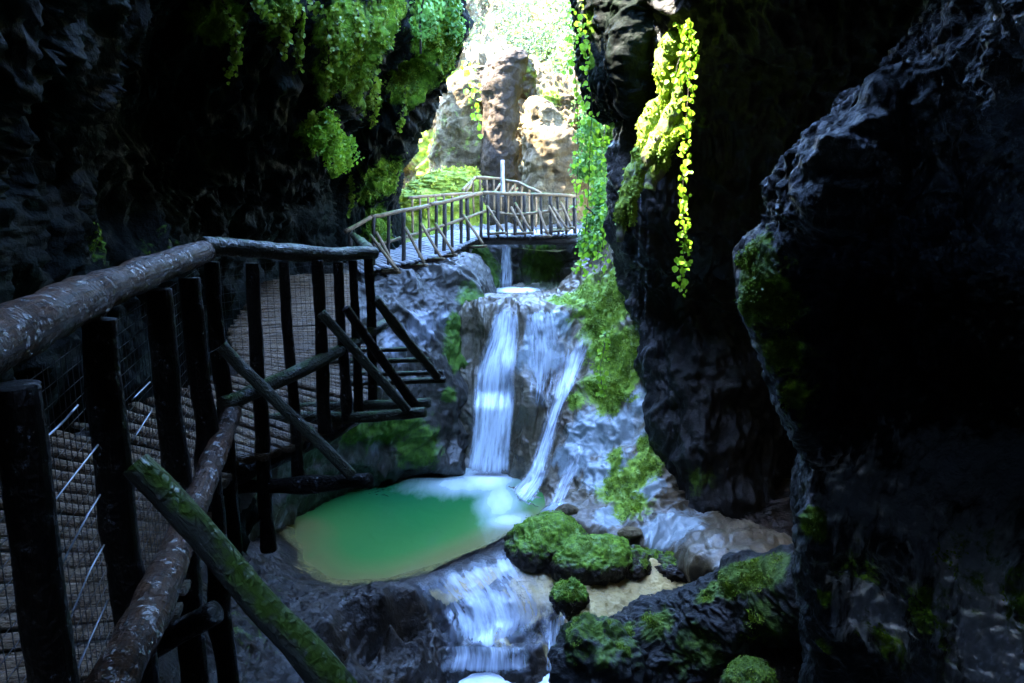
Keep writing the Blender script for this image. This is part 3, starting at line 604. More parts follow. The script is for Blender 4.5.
waterfall('water_film', FILM, '', [(572, 440), (566, 460), (556, 485), (549, 505)], [(584, 440), (584, 460), (572, 485), (562, 508)], 20, 50, .02, lambda u, v: .6+0*u, kind='structure')
waterfall('stream_cascade', MIST, '', [(400, 582), (416, 596), (428, 608), (436, 624), (440, 638), (442, 650)], [(545, 533), (556, 560), (568, 582), (574, 606), (568, 628), (560, 652)], 70, 80, .03,
          lambda u, v: np.clip(.26+.85*np.exp(-((u-.33)/.22)**2-((v-.6)/.25)**2)+.2*np.exp(-((v-.15)/.1)**2), 0, 1.2), kind='structure')
waterfall('waterfall', FALL, 'tiny waterfall spilling over the ledge at the bottom into the lowest pool', [(440, 644), (441, 652), (441, 660), (436, 674)], [(530, 646), (532, 652), (532, 660), (534, 676)], 40, 30, .05, lambda u, v: .4+.25*v+.35*np.exp(-((u-.4)/.25)**2)-.25*np.clip(pnoise(np.stack([u*5, v*2, u*0+.3], -1))*2, 0, 1), smooth=14, fade=6.)
waterfall('waterfall', FALL, 'thin brownish trickle beside the dark boulder at the bottom', [(545, 618), (546, 635), (546, 655), (545, 672)], [(566, 610), (567, 630), (566, 655), (566, 674)], 20, 30, .05, lambda u, v: .5+.2*v, smooth=14)
# upper fall below the bridge
rowsH = sb([
 [W(450, 21, 4.1), W(480, 21, 4.1), W(505, 21, 4.1), W(530, 21, 4.1), W(560, 21, 4.1), W(620, 21, 4.3)],
 [(450, 244, 18.6), (478, 243, 18.6), (505, 243, 18.8), (530, 243, 19), (560, 243, 19), (620, 240, 17.5)],
 [(450, 262, 18), (478, 262, 18), (505, 262, 18.6), (530, 262, 19.2), (560, 262, 19.2), (610, 262, 17)],
 [(450, 280, 17.4), (478, 280, 17.6), (505, 280, 18.4), (530, 280, 19.1), (560, 280, 19), (600, 285, 16.6)],
 [W(450, 17.2, 2.3), W(478, 17.4, 2.3), W(505, 18.2, 2.3), W(530, 19, 2.3), W(560, 18.8, 2.3), W(600, 16.4, 2.3)]])
sheet('cliff', rowsH, 120, 100, SLAB, dict(big=.2, mid=.12, small=.05, tiny=.02, stri=.1, seed=11), regkey='H', moss=[(480, 262, .8, 1.2), (470, 280, .6, 1.2), (545, 270, .8, .8)])
BV = bvh('H')
waterfall('waterfall', FALL, 'faint distant waterfall falling under the wooden bridge in the dark hollow', [(500, 244), (500, 258), (500, 272), (498, 290)], [(512, 244), (512, 258), (513, 272), (514, 290)], 12, 24, .08, lambda u, v: .6+.1*v)

# ---------------------------------------------------------------- boulders
def ico(n=5):
    import bmesh
    bm = bmesh.new(); bmesh.ops.create_icosphere(bm, subdivisions=n, radius=1); bm.verts.ensure_lookup_table()
    V = np.array([v.co[:] for v in bm.verts]); Fc = np.array([[v.index for v in f.verts] for f in bm.faces]); bm.free(); return V, Fc
IV, IF = ico(6); IV5, IF5 = ico(4)
def boulder(label, c, s, mat, moss=1., seed=0, amp=1., cat='boulder', name='boulder', small=False, group=None, flat=0):
    B, Fi = (IV5, IF5) if small else (IV, IF)
    V = B*np.array(s); m_ = min(s)
    V = V+B*(amp*m_*(.55*fbm(V/m_*.7+seed*3.7, 3)+.22*ridged(V/m_*1.9+seed, 4)))[:, None]
    V = V+B*(.02*ridged(V*8+seed, 3))[:, None]
    V = V+np.array(c)
    nz = B[:, 2]; mo = np.clip((nz+.15)*1.1, 0, 1)*moss
    o = link(name, mesh_np(name, V, Fi, attrs={'moss': mo, 'pale': np.zeros(len(V))}), mat); tag(o, label, cat, group)
    HITS['B%d' % len(HITS)] = (V, B, Fi, mo); return o
def bc(px, py, z): return G(px, py, z)
k0 = len(HITS)
boulder('rounded boulder half covered in dark green moss beside the foot of the narrow waterfall', bc(548, 556, .0)+np.array([0, .3, -.05]), (.62, .6, .42), BED, .7, 1, .75)
boulder('broad boulder with a thick cushion of green moss between waterfall and sandy pool', bc(588, 556, .12)+np.array([.05, .1, -.12]), (.62, .5, .3), BED, .85, 2, .75)
boulder('small green mossy stone between the cascade and the sandy pool', bc(570, 590, 0)+np.array([0, .0, -.12]), (.22, .2, .2), BED, 1.1, 3)
boulder('bright moss dome stone on the gravel at the bottom of the picture', bc(752, 680, 0)+np.array([0, .0, -.12]), (.3, .28, .3), DARK, 1.25, 5, .6)
boulder('flat reddish stone with moss flecks at the back of the sandy pool', bc(690, 568, 0)+np.array([0, .1, -.05]), (.5, .3, .17), BED, .45, 6)
boulder('dark wet stone between mossy boulder and cliff foot', bc(640, 562, 0)+np.array([0, .1, -.1]), (.42, .3, .2), BED, .5, 7)
boulder('small pale flat stone lying on the ledge left of the foot of the cliff', bc(567, 510, .42), (.17, .12, .06), BGR, 0, 8, .5, small=True, cat='stone', name='stone')
boulder('small pale flat stone lying right of the mossy boulders at the cliff foot', bc(630, 533, .25), (.18, .12, .07), BGR, 0, 9, .5, small=True, cat='stone', name='stone')
boulder('knobbly dark boulder with moss flecks standing in the stream bottom centre right', bc(600, 650, -.2)+np.array([.0, .15, -.25]), (.52, .5, .55), DARK, .55, 10)
# low mossy ledge lower right
rowsD = sb([
 [wl(560, 640, -1.2), wl(600, 620, -1), wl(650, 610, -.9), wl(700, 600, -.8), wl(750, 590, -.5), wl(810, 580, -.2), wl(880, 575, 0)],
 [(575, 640, 9.0), (615, 617, 9.3), (655, 603, 9.25), (700, 586, 9.0), (745, 566, 8.7), (800, 556, 8.3), (880, 545, 8)],
 [(578, 640, 8.75), (620, 617, 8.95), (660, 603, 8.85), (705, 584, 8.6), (748, 562, 8.3), (803, 552, 7.9), (880, 545, 7.5)],
 [(582, 652, 8.5), (625, 634, 8.6), (668, 622, 8.45), (712, 605, 8.2), (755, 588, 7.95), (808, 580, 7.5), (880, 575, 7.1)],
 [(590, 672, 8.3), (635, 658, 8.3), (680, 648, 8.15), (722, 635, 7.95), (765, 620, 7.75), (812, 612, 7.4), (880, 610, 7)],
 [(600, 700, 8.2), (640, 690, 8.1), (690, 680, 8.0), (730, 668, 7.9), (770, 648, 7.8), (815, 640, 7.5), (880, 640, 7.1)]])
sheet('rock_ledge', rowsD, 260, 200, DARK, dict(big=.08, mid=.14, small=.06, tiny=.025, stri=0, seed=12), regkey='D', kind='structure',
      moss=[(745, 565, .3), (715, 580, .28), (770, 560, .25), (700, 590, .22), (650, 615, .3, .8), (690, 650, .5, .55), (760, 620, .5, .55), (620, 625, .2, .7)])
# gravel
GB = bvh('G'); Vg = []
gp = []
for _ in range(2600):
    px = rng.uniform(690, 850); py = rng.uniform(636, 700); h, n = cast(GB, px, py)
    if h is None or h[2] > .1: continue
    s = rng.uniform(.012, .04); gp.append((h, s))
b0, f0 = ico(1)
parts = [(b0*s*np.array([1.2, 1, .6])*rng.uniform(.7, 1.2, 3)+h, f0) for h, s in gp]
if parts:
    V_, F_, _ = join(parts)
    gm = rock_mat('gravel_stone', [(.04, .025, .02), (.1, .065, .05), (.2, .14, .11), (.3, .25, .2)], scale=3, wetcoat=.2)
    struct(link('gravel', mesh_np('gravel', V_, F_, smooth=False), gm), 'stuff')
for k, (px, py, s, pl) in enumerate([(545+0, 0, 0, 0)]): pass
peb = [(700, 676, .09, 'round grey pebble left of the bright moss dome stone'), (713, 672, .05, 'small pale pebble beside the grey one at the bottom'), (688, 682, .07, 'dark pebble at the very bottom edge left of the grey one')]
for k, (px, py, s, lb) in enumerate(peb):
    h, n = cast(GB, px, py); h = h if h is not None else G(px, py, -.4)
    boulder(lb, h+np.array([0, 0, s*.5]), (s, s*.8, s*.7), [SLAB, BGR, DARK][k], 0, 20+k, .3, 'pebble', 'pebble', True)

# ---------------------------------------------------------------- background canyon
rowsB = [[W(px, y, z) for px, y in cs] for z, cs in [
 (1.5, [(360, 30), (400, 29), (440, 31), (480, 33), (520, 33), (560, 31), (600, 28), (640, 25), (700, 22)]),
 (5.2, [(360, 31), (400, 30), (440, 32), (480, 34), (520, 34), (560, 32), (600, 28), (640, 24), (700, 20)]),
 (7.5, [(360, 32), (400, 31), (440, 33), (480, 35), (520, 36), (560, 33), (600, 28), (640, 23), (700, 19)]),
 (9.5, [(340, 32), (400, 32), (440, 35), (480, 38), (520, 38), (560, 34), (600, 28), (640, 23), (700, 19)]),
 (11.5, [(340, 33), (395, 34), (440, 38), (480, 42), (520, 41), (560, 36), (600, 29), (640, 23), (700, 19)]),
 (14, [(330, 35), (385, 37), (435, 43), (480, 48), (520, 46), (560, 39), (600, 30), (640, 24), (700, 19)]),
 (18, [(300, 38), (370, 42), (420, 50), (480, 56), (530, 52), (570, 44), (620, 33), (670, 25), (740, 20)])]]
sheet('cliff', rowsB, 300, 260, BGR, dict(big=1.3, mid=.6, small=.2, tiny=.05, stri=.25, seed=13), regkey='BG', up_moss=.9,
      moss=[(560, 40, 3.5, .75), (590, 80, 3, .8), (530, 20, 3, .6), (450, 30, 2, .6), (600, 20, 3, .8), (620, 120, 2, .9)])
def pillar(name, label, rows, mat, moss=0., seed=0, amp=.3, cat='rock'):
    """closed rock column: rows of (cx_px, y, z, rx, ry)"""
    n = 64; C = []
    for px, y, z, rx, ry in rows:
        c = W(px, y, z); th = np.linspace(0, 2*np.pi, n, endpoint=False)
        C.append(np.stack([c[0]+rx*np.cos(th), c[1]+ry*np.sin(th), np.full(n, c[2])], -1))
    P = catmull(np.array(C), 110); cen = P.mean(1, keepdims=True); R = P-cen; R /= np.linalg.norm(R, axis=-1)[..., None]+1e-6
    P = P+R*(amp*.55*(np.floor(3.2*fbm(P*1.1+seed*2, 2))/3.2))[..., None]
    P = P+R*(amp*(ridged(P*.8+seed, 4)*.6+fbm(P*.5+seed, 2)+.35*ridged(P*np.array([1.5, 1.5, .4])*1.3, 3)+.3*ridged(P*3.1+seed, 4)))[..., None]
    V = P.reshape(-1, 3); i = np.arange(109)[:, None]*n; j = np.arange(n)[None]; Fq = np.stack([i+j, i+(j+1) % n, i+n+(j+1) % n, i+n+j], -1).reshape(-1, 4)
    cap = len(V); V = np.concatenate([V, P[-1].mean(0)[None]]); Fq = np.concatenate([Fq, np.array([(cap, 109*n+a, 109*n+(a+1) % n, 109*n+(a+2) % n) for a in range(0, n, 2)])])
    o = link(name, mesh_np(name, V, Fq, attrs={'moss': np.full(len(V), moss), 'pale': np.zeros(len(V))}), mat); tag(o, label, cat)
    HITS['P%d' % len(HITS)] = (V, np.concatenate([R.reshape(-1, 3), [[0, 0, 1]]]), Fq, np.full(len(V), .5)); return o
def zat(py, y): return Q(512, py, y)[2]
pillar('rock_pillar', 'tall brown rock pillar rising behind the bridge beside the white post',
       [(500, 25, 2.5, .7, .7), (500, 25, zat(190, 25), .55, .6), (499, 25, zat(150, 25), .5, .55), (500, 25, zat(110, 25), .52, .6), (502, 25, zat(85, 25), .62, .6), (508, 25, zat(62, 25), .6, .5), (514, 25, zat(52, 25), .3, .3), (516, 25, zat(48, 25), .05, .05)], BRN, .05, 3, .22, 'rock pillar')
pillar('rock_pillar', 'dark leaning rock cap arching right from the top of the brown pillar',
       [(531, 25.4, zat(100, 25), .06, .06), (528, 25.4, zat(94, 25), .22, .3), (522, 25.4, zat(78, 25), .38, .4), (514, 25.4, zat(62, 25), .5, .5), (508, 25.4, zat(54, 25), .35, .3), (506, 25.4, zat(50, 25), .05, .05)], BRN, .35, 5, .2, 'rock pillar')
pillar('rock_pillar', 'pale ochre rock buttress with leaves left of the brown pillar',
       [(462, 26, 2.5, 1.5, 1), (462, 26, zat(190, 26), 1.1, .9), (463, 26, zat(150, 26), .95, .8), (467, 26, zat(115, 26), .85, .8), (472, 26, zat(85, 26), .75, .7), (476, 26, zat(70, 26), .45, .5), (478, 26, zat(66, 26), .1, .1)], BGR, .3, 7, .3, 'rock pillar')
pillar('rock_pillar', 'tan fluted rock shoulder behind the right end of the bridge',
       [(556, 22, 2.5, 1.2, 1), (556, 22, zat(200, 22), .85, .8), (556, 22, zat(160, 22), .75, .8), (550, 22, zat(135, 22), .7, .8), (543, 22, zat(118, 22), .42, .6), (538, 22, zat(100, 22), .2, .3), (537, 22, zat(96, 22), .05, .05)], BGR, .1, 9, .25, 'rock pillar')
pillar('rock_mound', 'low bright yellow-green mossy mound behind the left end of the bridge',
       [(425, 23, 2.5, 1.8, 1.2), (425, 23, zat(210, 23), 1.5, 1.1), (430, 23, zat(195, 23), 1.2, .9), (448, 23, zat(183, 23), .7, .6), (456, 23, zat(172, 23), .35, .3), (458, 23, zat(168, 23), .05, .1)], BGR, 1., 11, .5, 'mound')
MOUNDK = list(HITS)[-1]
rowsC = [[W(px, y, zat(py, y)) for px, y, py in r] for r in [
 [(380, 28, 260), (410, 27.5, 260), (440, 27, 260), (470, 27.3, 260), (500, 27.5, 260), (530, 27, 260), (560, 26, 260), (600, 25.5, 260)],
 [(380, 28, 200), (410, 27.8, 200), (440, 27.3, 200), (470, 27.3, 200), (500, 27.5, 200), (530, 27.0, 200), (560, 26, 200), (600, 25.5, 200)],
 [(380, 28.2, 150), (412, 28, 150), (440, 27.2, 150), (470, 27.6, 150), (500, 28, 150), (530, 27.6, 150), (560, 26.6, 150), (600, 26, 150)],
 [(385, 28.6, 110), (416, 28.2, 112), (440, 27.8, 105), (470, 28, 105), (500, 28.3, 100), (530, 28, 108), (562, 27.2, 112), (600, 26.6, 110)],
 [(395, 29, 70), (420, 28.8, 75), (445, 28.2, 60), (470, 28.4, 66), (500, 28.8, 60), (530, 28.6, 78), (562, 28, 88), (600, 27, 80)],
 [(395, 31, 66), (420, 31, 70), (445, 31, 52), (470, 31, 60), (500, 31, 56), (530, 31, 74), (562, 31, 84), (600, 30, 76)]]]
sheet('cliff', rowsC, 200, 180, BGR, dict(big=.5, mid=.45, small=.18, tiny=.05, stri=.2, seed=17), regkey='CC', up_moss=.5, moss=[(430, 180, 1.2), (420, 150, .8), (545, 100, .7), (450, 90, .6)])
scatter_later = True
# ground beyond the bridge
xg = np.linspace(-14, 14, 90); yg = np.linspace(18.5, 60, 90); Xg, Yg = np.meshgrid(xg, yg); Zg = 3.75+.03*(Yg-18.5)+.25*fbm(np.stack([Xg, Yg, 0*Xg], -1)*.5, 3)
struct(link('ground', mesh_np('upper_ground', np.stack([Xg, Yg, Zg], -1).reshape(-1, 3), grid_faces(90, 90), attrs={'moss': np.full(8100, .5), 'pale': np.zeros(8100)}), BGR))

# ---------------------------------------------------------------- near walkway
wk = thing('walkway', (-1.9, 3, CZ-1.6), 'near wooden walkway with log handrail, black posts and wire mesh by the left wall', 'walkway')
def lg(name, pts, r, mat, seed=0, ns=18, parent=wk, rough=.12, step=.03, label=None):
    V_, F_, U_ = tube([Q(*p) if len(p) == 3 and not isinstance(p, np.ndarray) else p for p in pts], r, ns, step, rough, seed)
    o = link(name, mesh_np(name, V_, F_, uv=U_), mat, parent)
    if label: o['label'] = label
    return o
lg('handrail', [(-330, 470, .75), (0, 338, 1.5), (110, 287, 2.35), (206, 251, 4.05)], [.062, .062, .058, .058], RAIL, 1, 32, step=.012)
lg('handrail', [(200, 250, 4.0), (290, 254, 4.5), (373, 254, 5.35)], [.052, .05, .045], GREYW, 2, 28, step=.015, label='greenish grey handrail log with wet top')
lg('handrail', [(371, 253, 5.4), (353, 235, 13.2)], [.045, .045], GREYW, 3, 16)
posts = [(12, 386, 1.42, .047, 1.6), (98, 318, 2.14, .052, 1.9), (158, 290, 2.95, .055, 2.0), (188, 276, 3.5, .052, 2.2), (213, 262, 4.1, .045, 1.9), (251, 262, 4.3, .042, 1.75), (284, 262, 4.45, .033, 1.35),
         (316, 262, 4.65, .04, 1.1), (339, 262, 4.85, .034, 1.05), (353, 260, 5.05, .03, 1.05), (369, 258, 5.3, .036, 1.05)]
base_pts = []
for k, (px, py, d, r, ln) in enumerate(posts):
    a = Q(px, py, d); tilt = np.array([rng.uniform(-.02, .02), rng.uniform(-.02, .02), 0]); b_ = a-np.array([0, 0, ln])+tilt*ln
    lg('post', [a, b_], [r*.9, r*1.08], POST, 10+k, 18, step=.03)
lg('mid_rail', [(60, 775, 1.35), (135, 640, 1.78), (185, 530, 2.6), (232, 412, 3.95)], [.06, .058, .056, .05], RAIL, 31, 26, step=.015)
lg('mid_rail', [(222, 403, 3.9), (310, 366, 4.5), (391, 321, 5.6)], [.045, .042, .036], GREYW, 32, 20)
br = [((137, 462, 1.95), (350, 694, 1.95), .042, .044), ((221, 346, 3.85), (352, 476, 3.95), .031, .032), ((322, 313, 4.55), (409, 411, 4.7), .03, .03), ((346, 308, 4.75), (414, 404, 5.0), .03, .034), ((376, 300, 5.3), (438, 377, 5.8), .034, .034)]
for k, (a, b_, r1, r2) in enumerate(br):
    lg('brace', [a, b_], [r1, r2], BRACE if k in (0,) else (GREYW if k != 3 else POST), 50+k, 18, step=.02, label='thick dark brace covered in green moss' if k == 0 else None)
bm_ = [((200, 489, 4.5), (368, 481, 4.0), .042), ((250, 420, 5.0), (424, 413, 4.75), .037), ((290, 408, 5.3), (429, 402, 5.05), .034), ((340, 385, 5.9), (446, 379, 5.85), .026), ((340, 374, 6.1), (443, 372, 6.05), .02), ((330, 362, 6.6), (431, 360, 6.3), .022), ((330, 350, 7.0), (407, 349, 6.8), .02), ((60, 700, 2.4), (215, 610, 2.35), .04)]
for k, (a, b_, r) in enumerate(bm_): lg('crossbeam', [a, b_], [r, r], POST if k in (0, 7) else GREYW, 70+k, 16, step=.03)
# deck planks: inner side of the rail line
railline = np.array([Q(-330, 470, .75)[:2], Q(0, 338, 1.5)[:2], Q(110, 290, 2.35)[:2], Q(206, 251, 4.05)[:2], Q(290, 254, 4.5)[:2], Q(372, 254, 5.4)[:2], Q(352, 241, 8.5)[:2], Q(346, 231, 13.2)[:2]])
def offset(line, w):
    t = np.gradient(line, axis=0); t /= np.linalg.norm(t, axis=1)[:, None]; nrm = np.stack([-t[:, 1], t[:, 0]], -1); return line+nrm*w
inn = offset(railline, 1.35); out_ = offset(railline, .02)
inn[3] = [-2.95, 4.7]; inn[4] = [-2.6, 5.6]; inn[5] = [-2.25, 6.3]
def planks(out_, inn, zs, gap=.03, w=.095, th=.035, seed=0):
    L_ = np.concatenate([[0], np.cumsum(np.linalg.norm(np.diff((out_+inn)/2, axis=0), axis=1))]); n = int(L_[-1]/(w+gap)); parts = []
    r = np.random.default_rng(seed)
    for k in range(n):
        s = (k+.5)/n*L_[-1]
        o = np.array([np.interp(s, L_, out_[:, i]) for i in (0, 1)]); q = np.array([np.interp(s, L_, inn[:, i]) for i in (0, 1)])
        z = np.interp(s, L_, zs); dr = (o-q)/np.linalg.norm(o-q)
        a = np.array([*(q-dr*r.uniform(0, .05)), z+r.uniform(-.008, .008)]); b_ = np.array([*(o+dr*r.uniform(.0, .07)), z+r.uniform(-.008, .008)])
        parts.append(tube([a, b_], w*.5*r.uniform(.8, 1.05), 8, .18, .1, k, False))
        p = parts[-1][0]; zc = z; p[:, 2] = zc+(p[:, 2]-zc)*.55
        parts[-1][2][:, 0] += k*3.7
    return join(parts)
V_, F_, U_ = planks(out_, inn, [CZ-1.6]*5+[CZ-1.62, CZ-1.65, CZ-1.6]); link('deck', mesh_np('deck', V_, F_, uv=U_), DECKM, wk)
parts = []
for ln in (offset(railline, .12), np.array(inn)):
    for a, b_ in zip(ln[:-1], ln[1:]): parts.append(tube([[*a, CZ-1.70], [*b_, CZ-1.70]], .055, 10, .1, .1, 5))
V_, F_, U_ = join(parts); link('deck_bearer', mesh_np('deck_bearer', V_, F_, uv=U_), POST, wk)
# wire mesh between handrail and deck
parts = []
ml = offset(railline, .06)[:6]; L_ = np.concatenate([[0], np.cumsum(np.linalg.norm(np.diff(ml, axis=0), axis=1))]); zt, zb = CZ-.46, CZ-1.58
def mp(s): return np.array([np.interp(s, L_, ml[:, 0]), np.interp(s, L_, ml[:, 1])])
sp = .048
for s in np.arange(0, L_[-1], sp):
    a = mp(s); ww = .0018; j = rng.uniform(-.004, .004); parts.append(box([a[0]+j, a[1], zt], [a[0]-j, a[1], zb], ww, ww))
for z in np.arange(zb, zt, sp):
    for k in range(len(ml)-1): parts.append(box([*ml[k], z], [*ml[k+1], z+.004], .0018, .0018))
V_, F_, _ = join(parts); link('wire_mesh', mesh_np('wire_mesh', V_, F_, smooth=False), MESHW, wk)
for k, w_ in enumerate([[(36, 446, 1.5), (60, 425, 1.62), (78, 405, 1.7)], [(44, 515, 1.55), (72, 478, 1.7), (98, 445, 1.9)], [(58, 572, 1.6), (85, 520, 1.75), (100, 495, 1.9)], [(67, 627, 1.65), (88, 575, 1.8), (104, 545, 1.95)], [(72, 683, 1.7), (92, 635, 1.85), (108, 600, 2.0)], [(132, 400, 2.3), (150, 382, 2.5)], [(133, 440, 2.3), (152, 410, 2.5)], [(205, 355, 3.8), (225, 345, 3.9)]]):
    V_, F_, U_ = tube([Q(*p) for p in w_], .0028, 6, .03, 0); link('wire', mesh_np('wire', V_, F_, uv=U_), WIRE, wk)

# ---------------------------------------------------------------- far bridge
brg = thing('footbridge', Q(480, 240, 17), 'far pale wooden footbridge with log railings crossing the gorge above the waterfalls', 'footbridge')
nr = [(346, 232, 13.4), (371, 217, 14.0), (430, 205, 15.4), (481, 193, 16.8), (530, 194.5, 17.4), (576, 196, 17.8)]
def blog(name, pts, r, mat=BRDG, seed=0, ns=8): return lg(name, pts, [r]*len(pts), mat, seed, ns, brg, .08, .15)
for k, (a, b_) in enumerate(zip(nr[:-1], nr[1:])): blog('handrail', [a, b_], .04, BRDG, k)
mr = [(367, 248, 14.0), (400, 238, 14.8), (430, 230, 15.4), (486, 211, 16.9), (515, 215, 17.2), (573, 209, 17.8)]
for k, (a, b_) in enumerate(zip(mr[:-1], mr[1:])): blog('mid_rail', [a, b_], .032, BRDG, 20+k)
for k, px in enumerate([350, 373, 388, 403, 420, 436, 444, 452, 461, 468, 481, 488, 497, 506, 515, 524, 532, 541, 550, 558, 566, 575]):
    y = np.interp(px, [q[0] for q in nr], [q[2] for q in nr]); rp = np.interp(px, [q[0] for q in nr], [q[1] for q in nr])
    bt = np.interp(px, [346, 400, 440, 481, 530, 576], [262, 268, 256, 240, 238, 236])
    a = Q(px+rng.uniform(-1, 1), rp, y); b_ = Q(px+.3, bt, y); b_[1] = y; blog('post', [a, b_], .033+.01*(k % 3 == 0), BPOST, 40+k)
bb = [(370, 235, 397, 270), (376, 232, 395, 268), (405, 227, 424, 263), (421, 223, 441, 257), (435.5, 223, 454, 253), (463, 215, 483, 244), (487, 206, 503, 231), (511, 207, 523, 231), (515, 203, 530, 231), (538, 209, 548, 234), (549, 206, 561, 229), (553, 207, 566, 228), (561, 202, 571, 226)]
for k, (x0, y0, x1, y1) in enumerate(bb):
    y = np.interp(x0, [q[0] for q in nr], [q[2] for q in nr]); blog('brace', [(x0, y0, y-.05), (x1, y1, y-.35)], .03, BRDG, 70+k)
    blog('crossbeam', [(x1-20, y1+3, y+.6), (x1+3, y1+2, y-.38)], .032, BRDG, 90+k)
fo = np.array([Q(400, 270, 14.0)[:2], Q(440, 257, 15.4)[:2], Q(481, 240, 16.8)[:2], Q(530, 238, 17.4)[:2], Q(580, 237, 17.8)[:2]])
fo[0] = Q(360, 270, 13.6)[:2]; fi = np.array([Q(340, 230, 16)[:2], Q(390, 230, 17.3)[:2], Q(450, 230, 18.7)[:2], Q(525, 230, 19.2)[:2], Q(590, 230, 19.4)[:2]])
zz = [CZ-1.62, CZ-1.5, CZ-1.22, CZ-1.24, CZ-1.24]
V_, F_, U_ = planks(fo, fi, zz, .01, .1, seed=3)
PDECK = wood_mat('pale_deck_wood', (.22, .22, .22), (.5, .5, .5), .4, .2)
link('deck', mesh_np('bridge_deck', V_, F_, uv=U_), PDECK, brg)
for k, off in enumerate((.15, .85)):
    ln = fo*(1-off)+fi*off; parts = [tube([[*a, za-.13], [*b_, zb_-.13]], .09, 8, .3, .1, 5) for a, b_, za, zb_ in zip(ln[:-1], ln[1:], zz[:-1], zz[1:])]
    V_, F_, U_ = join(parts); link('beam', mesh_np('beam', V_, F_, uv=U_), BPOST, brg)
blog('strut', [(472, 243, 16.9), (459, 276, 16.2)], .06, BPOST, 3)
# far side railing and the turn behind
fr = [(408, 198, 18.0), (440, 195, 18.6), (472, 193, 19.2)]
for a, b_ in zip(fr[:-1], fr[1:]): blog('handrail', [a, b_], .035, BRDG, 5)
for px in range(412, 473, 8):
    y = np.interp(px, [408, 472], [18, 19.2]); a = Q(px, np.interp(px, [408, 472], [198, 193]), y); b_ = a-np.array([0, 0, .9]); blog('post', [a, b_], .028, BRDG, px)
fr2 = [(463, 190, 21), (475, 177.5, 22), (500, 179, 22), (520, 183, 21), (541, 193, 20)]
up = thing('footpath_railing', Q(500, 195, 22), 'small curved wooden railing of the path behind the bridge around the white post', 'railing')
for k, (a, b_) in enumerate(zip(fr2[:-1], fr2[1:])): lg('handrail', [a, b_], [.04, .04], BRDG, 6, 8, up, .08, .15)
for px in range(466, 541, 7):
    y = np.interp(px, [q[0] for q in fr2], [q[2] for q in fr2]); a = Q(px, np.interp(px, [q[0] for q in fr2], [q[1] for q in fr2]), y); b_ = a-np.array([0, 0, .95]); lg('post', [a, b_], [.03, .03], BRDG, px, 8, up, .08, .15)
for x0, y0, x1, y1 in ((472, 182, 466, 192), (500, 184, 494, 193), (514, 186, 508, 195), (518, 188, 512, 196)): lg('brace', [(x0, y0, 21.5), (x1, y1, 21.2)], [.03, .03], BRDG, 7, 8, up, .08, .15)
V_, F_, U_ = tube([Q(502.5, 160, 21), Q(502.5, 196, 21)], [.05, .06], 10, .1, .1, 3); o = link('post', mesh_np('pale_post', V_, F_, uv=U_), PDECK); tag(o, 'tall upright grey-white post in front of the brown rock pillar', 'post')
o.name = 'wooden_post'

# ---------------------------------------------------------------- hanging mossy flowstone
fl = thing('mossy_flowstone', Q(650, 130, 10.5), 'bright green mossy flowstone curtain drooping down the edge of the right hand cliff', 'mossy rock')
strands = [([(692, 20, 10.4), (680, 32, 10.3), (668, 48, 10.2), (661, 66, 10.1), (664, 92, 10.1), (672, 120, 10.2)], [.1, .14, .16, .13, .13, .1]),
 ([(690, 24, 10.3), (686, 50, 10.2), (680, 80, 10.1), (676, 105, 10.0), (664, 130, 9.95), (652, 150, 9.9), (644, 170, 9.9)], [.1, .12, .12, .14, .16, .13, .08]),
 ([(660, 100, 10.3), (650, 118, 10.2), (645, 145, 10.2), (638, 168, 10.2), (628, 190, 10.2), (622, 215, 10.2), (620, 242, 10.2)], [.12, .16, .18, .17, .15, .12, .06]),
 ([(690, 118, 10.0), (680, 130, 9.9), (668, 142, 9.85), (660, 156, 9.85), (656, 172, 9.9)], [.08, .1, .1, .08, .04]),
 ([(674, 50, 10.6), (672, 95, 10.6), (668, 130, 10.6), (658, 165, 10.6), (650, 190, 10.6)], [.15, .2, .2, .15, .08]),
 ([(645, 140, 10.1), (640, 170, 10.1), (634, 195, 10.05), (632, 225, 10.1)], [.1, .11, .09, .04]),
 ([(676, 30, 10.4), (672, 55, 10.4), (676, 85, 10.5)], [.12, .17, .14])]
mossrock = rock_mat('bright_moss_rock', [(.02, .02, .015), (.05, .05, .04), (.1, .1, .07), (.12, .12, .1)], mossc=((.03, .08, .004), (.22, .32, .02)), wetcoat=0, rough=(.6, .9))
FLV = []
for k, (p, r) in enumerate(strands):
    V_, F_, U_ = tube([Q(*q) for q in p], [x*(.85 if k == 4 else .68) for x in r], 40, .02, .5, k*3)
    N3 = V_; V_ = V_+0
    mo = np.clip(.75+fbm(V_*2.2+9, 2)*.8, 0, 1); link('moss_strand', mesh_np('moss_strand', V_, F_, uv=U_, attrs={'moss': mo, 'pale': np.zeros(len(V_))}), mossrock, fl)
    cen = catmull(np.array([Q(*q) for q in p]), 50); idx = rng.integers(0, len(V_)-2, 1500); nn = V_[idx]-cen[np.argmin(((V_[idx][:, None]-cen[None])**2).sum(-1), 1)]
    nn /= np.linalg.norm(nn, axis=1)[:, None]; keep = mo[idx] > .6; FLV.append(leaves(V_[idx][keep], nn[keep], .035, .5, .5))
V_, F_, _ = join(FLV); o = link('moss_fronds', mesh_np('moss_fronds', V_, F_, smooth=False), LEAFM, fl); o['kind'] = 'stuff'

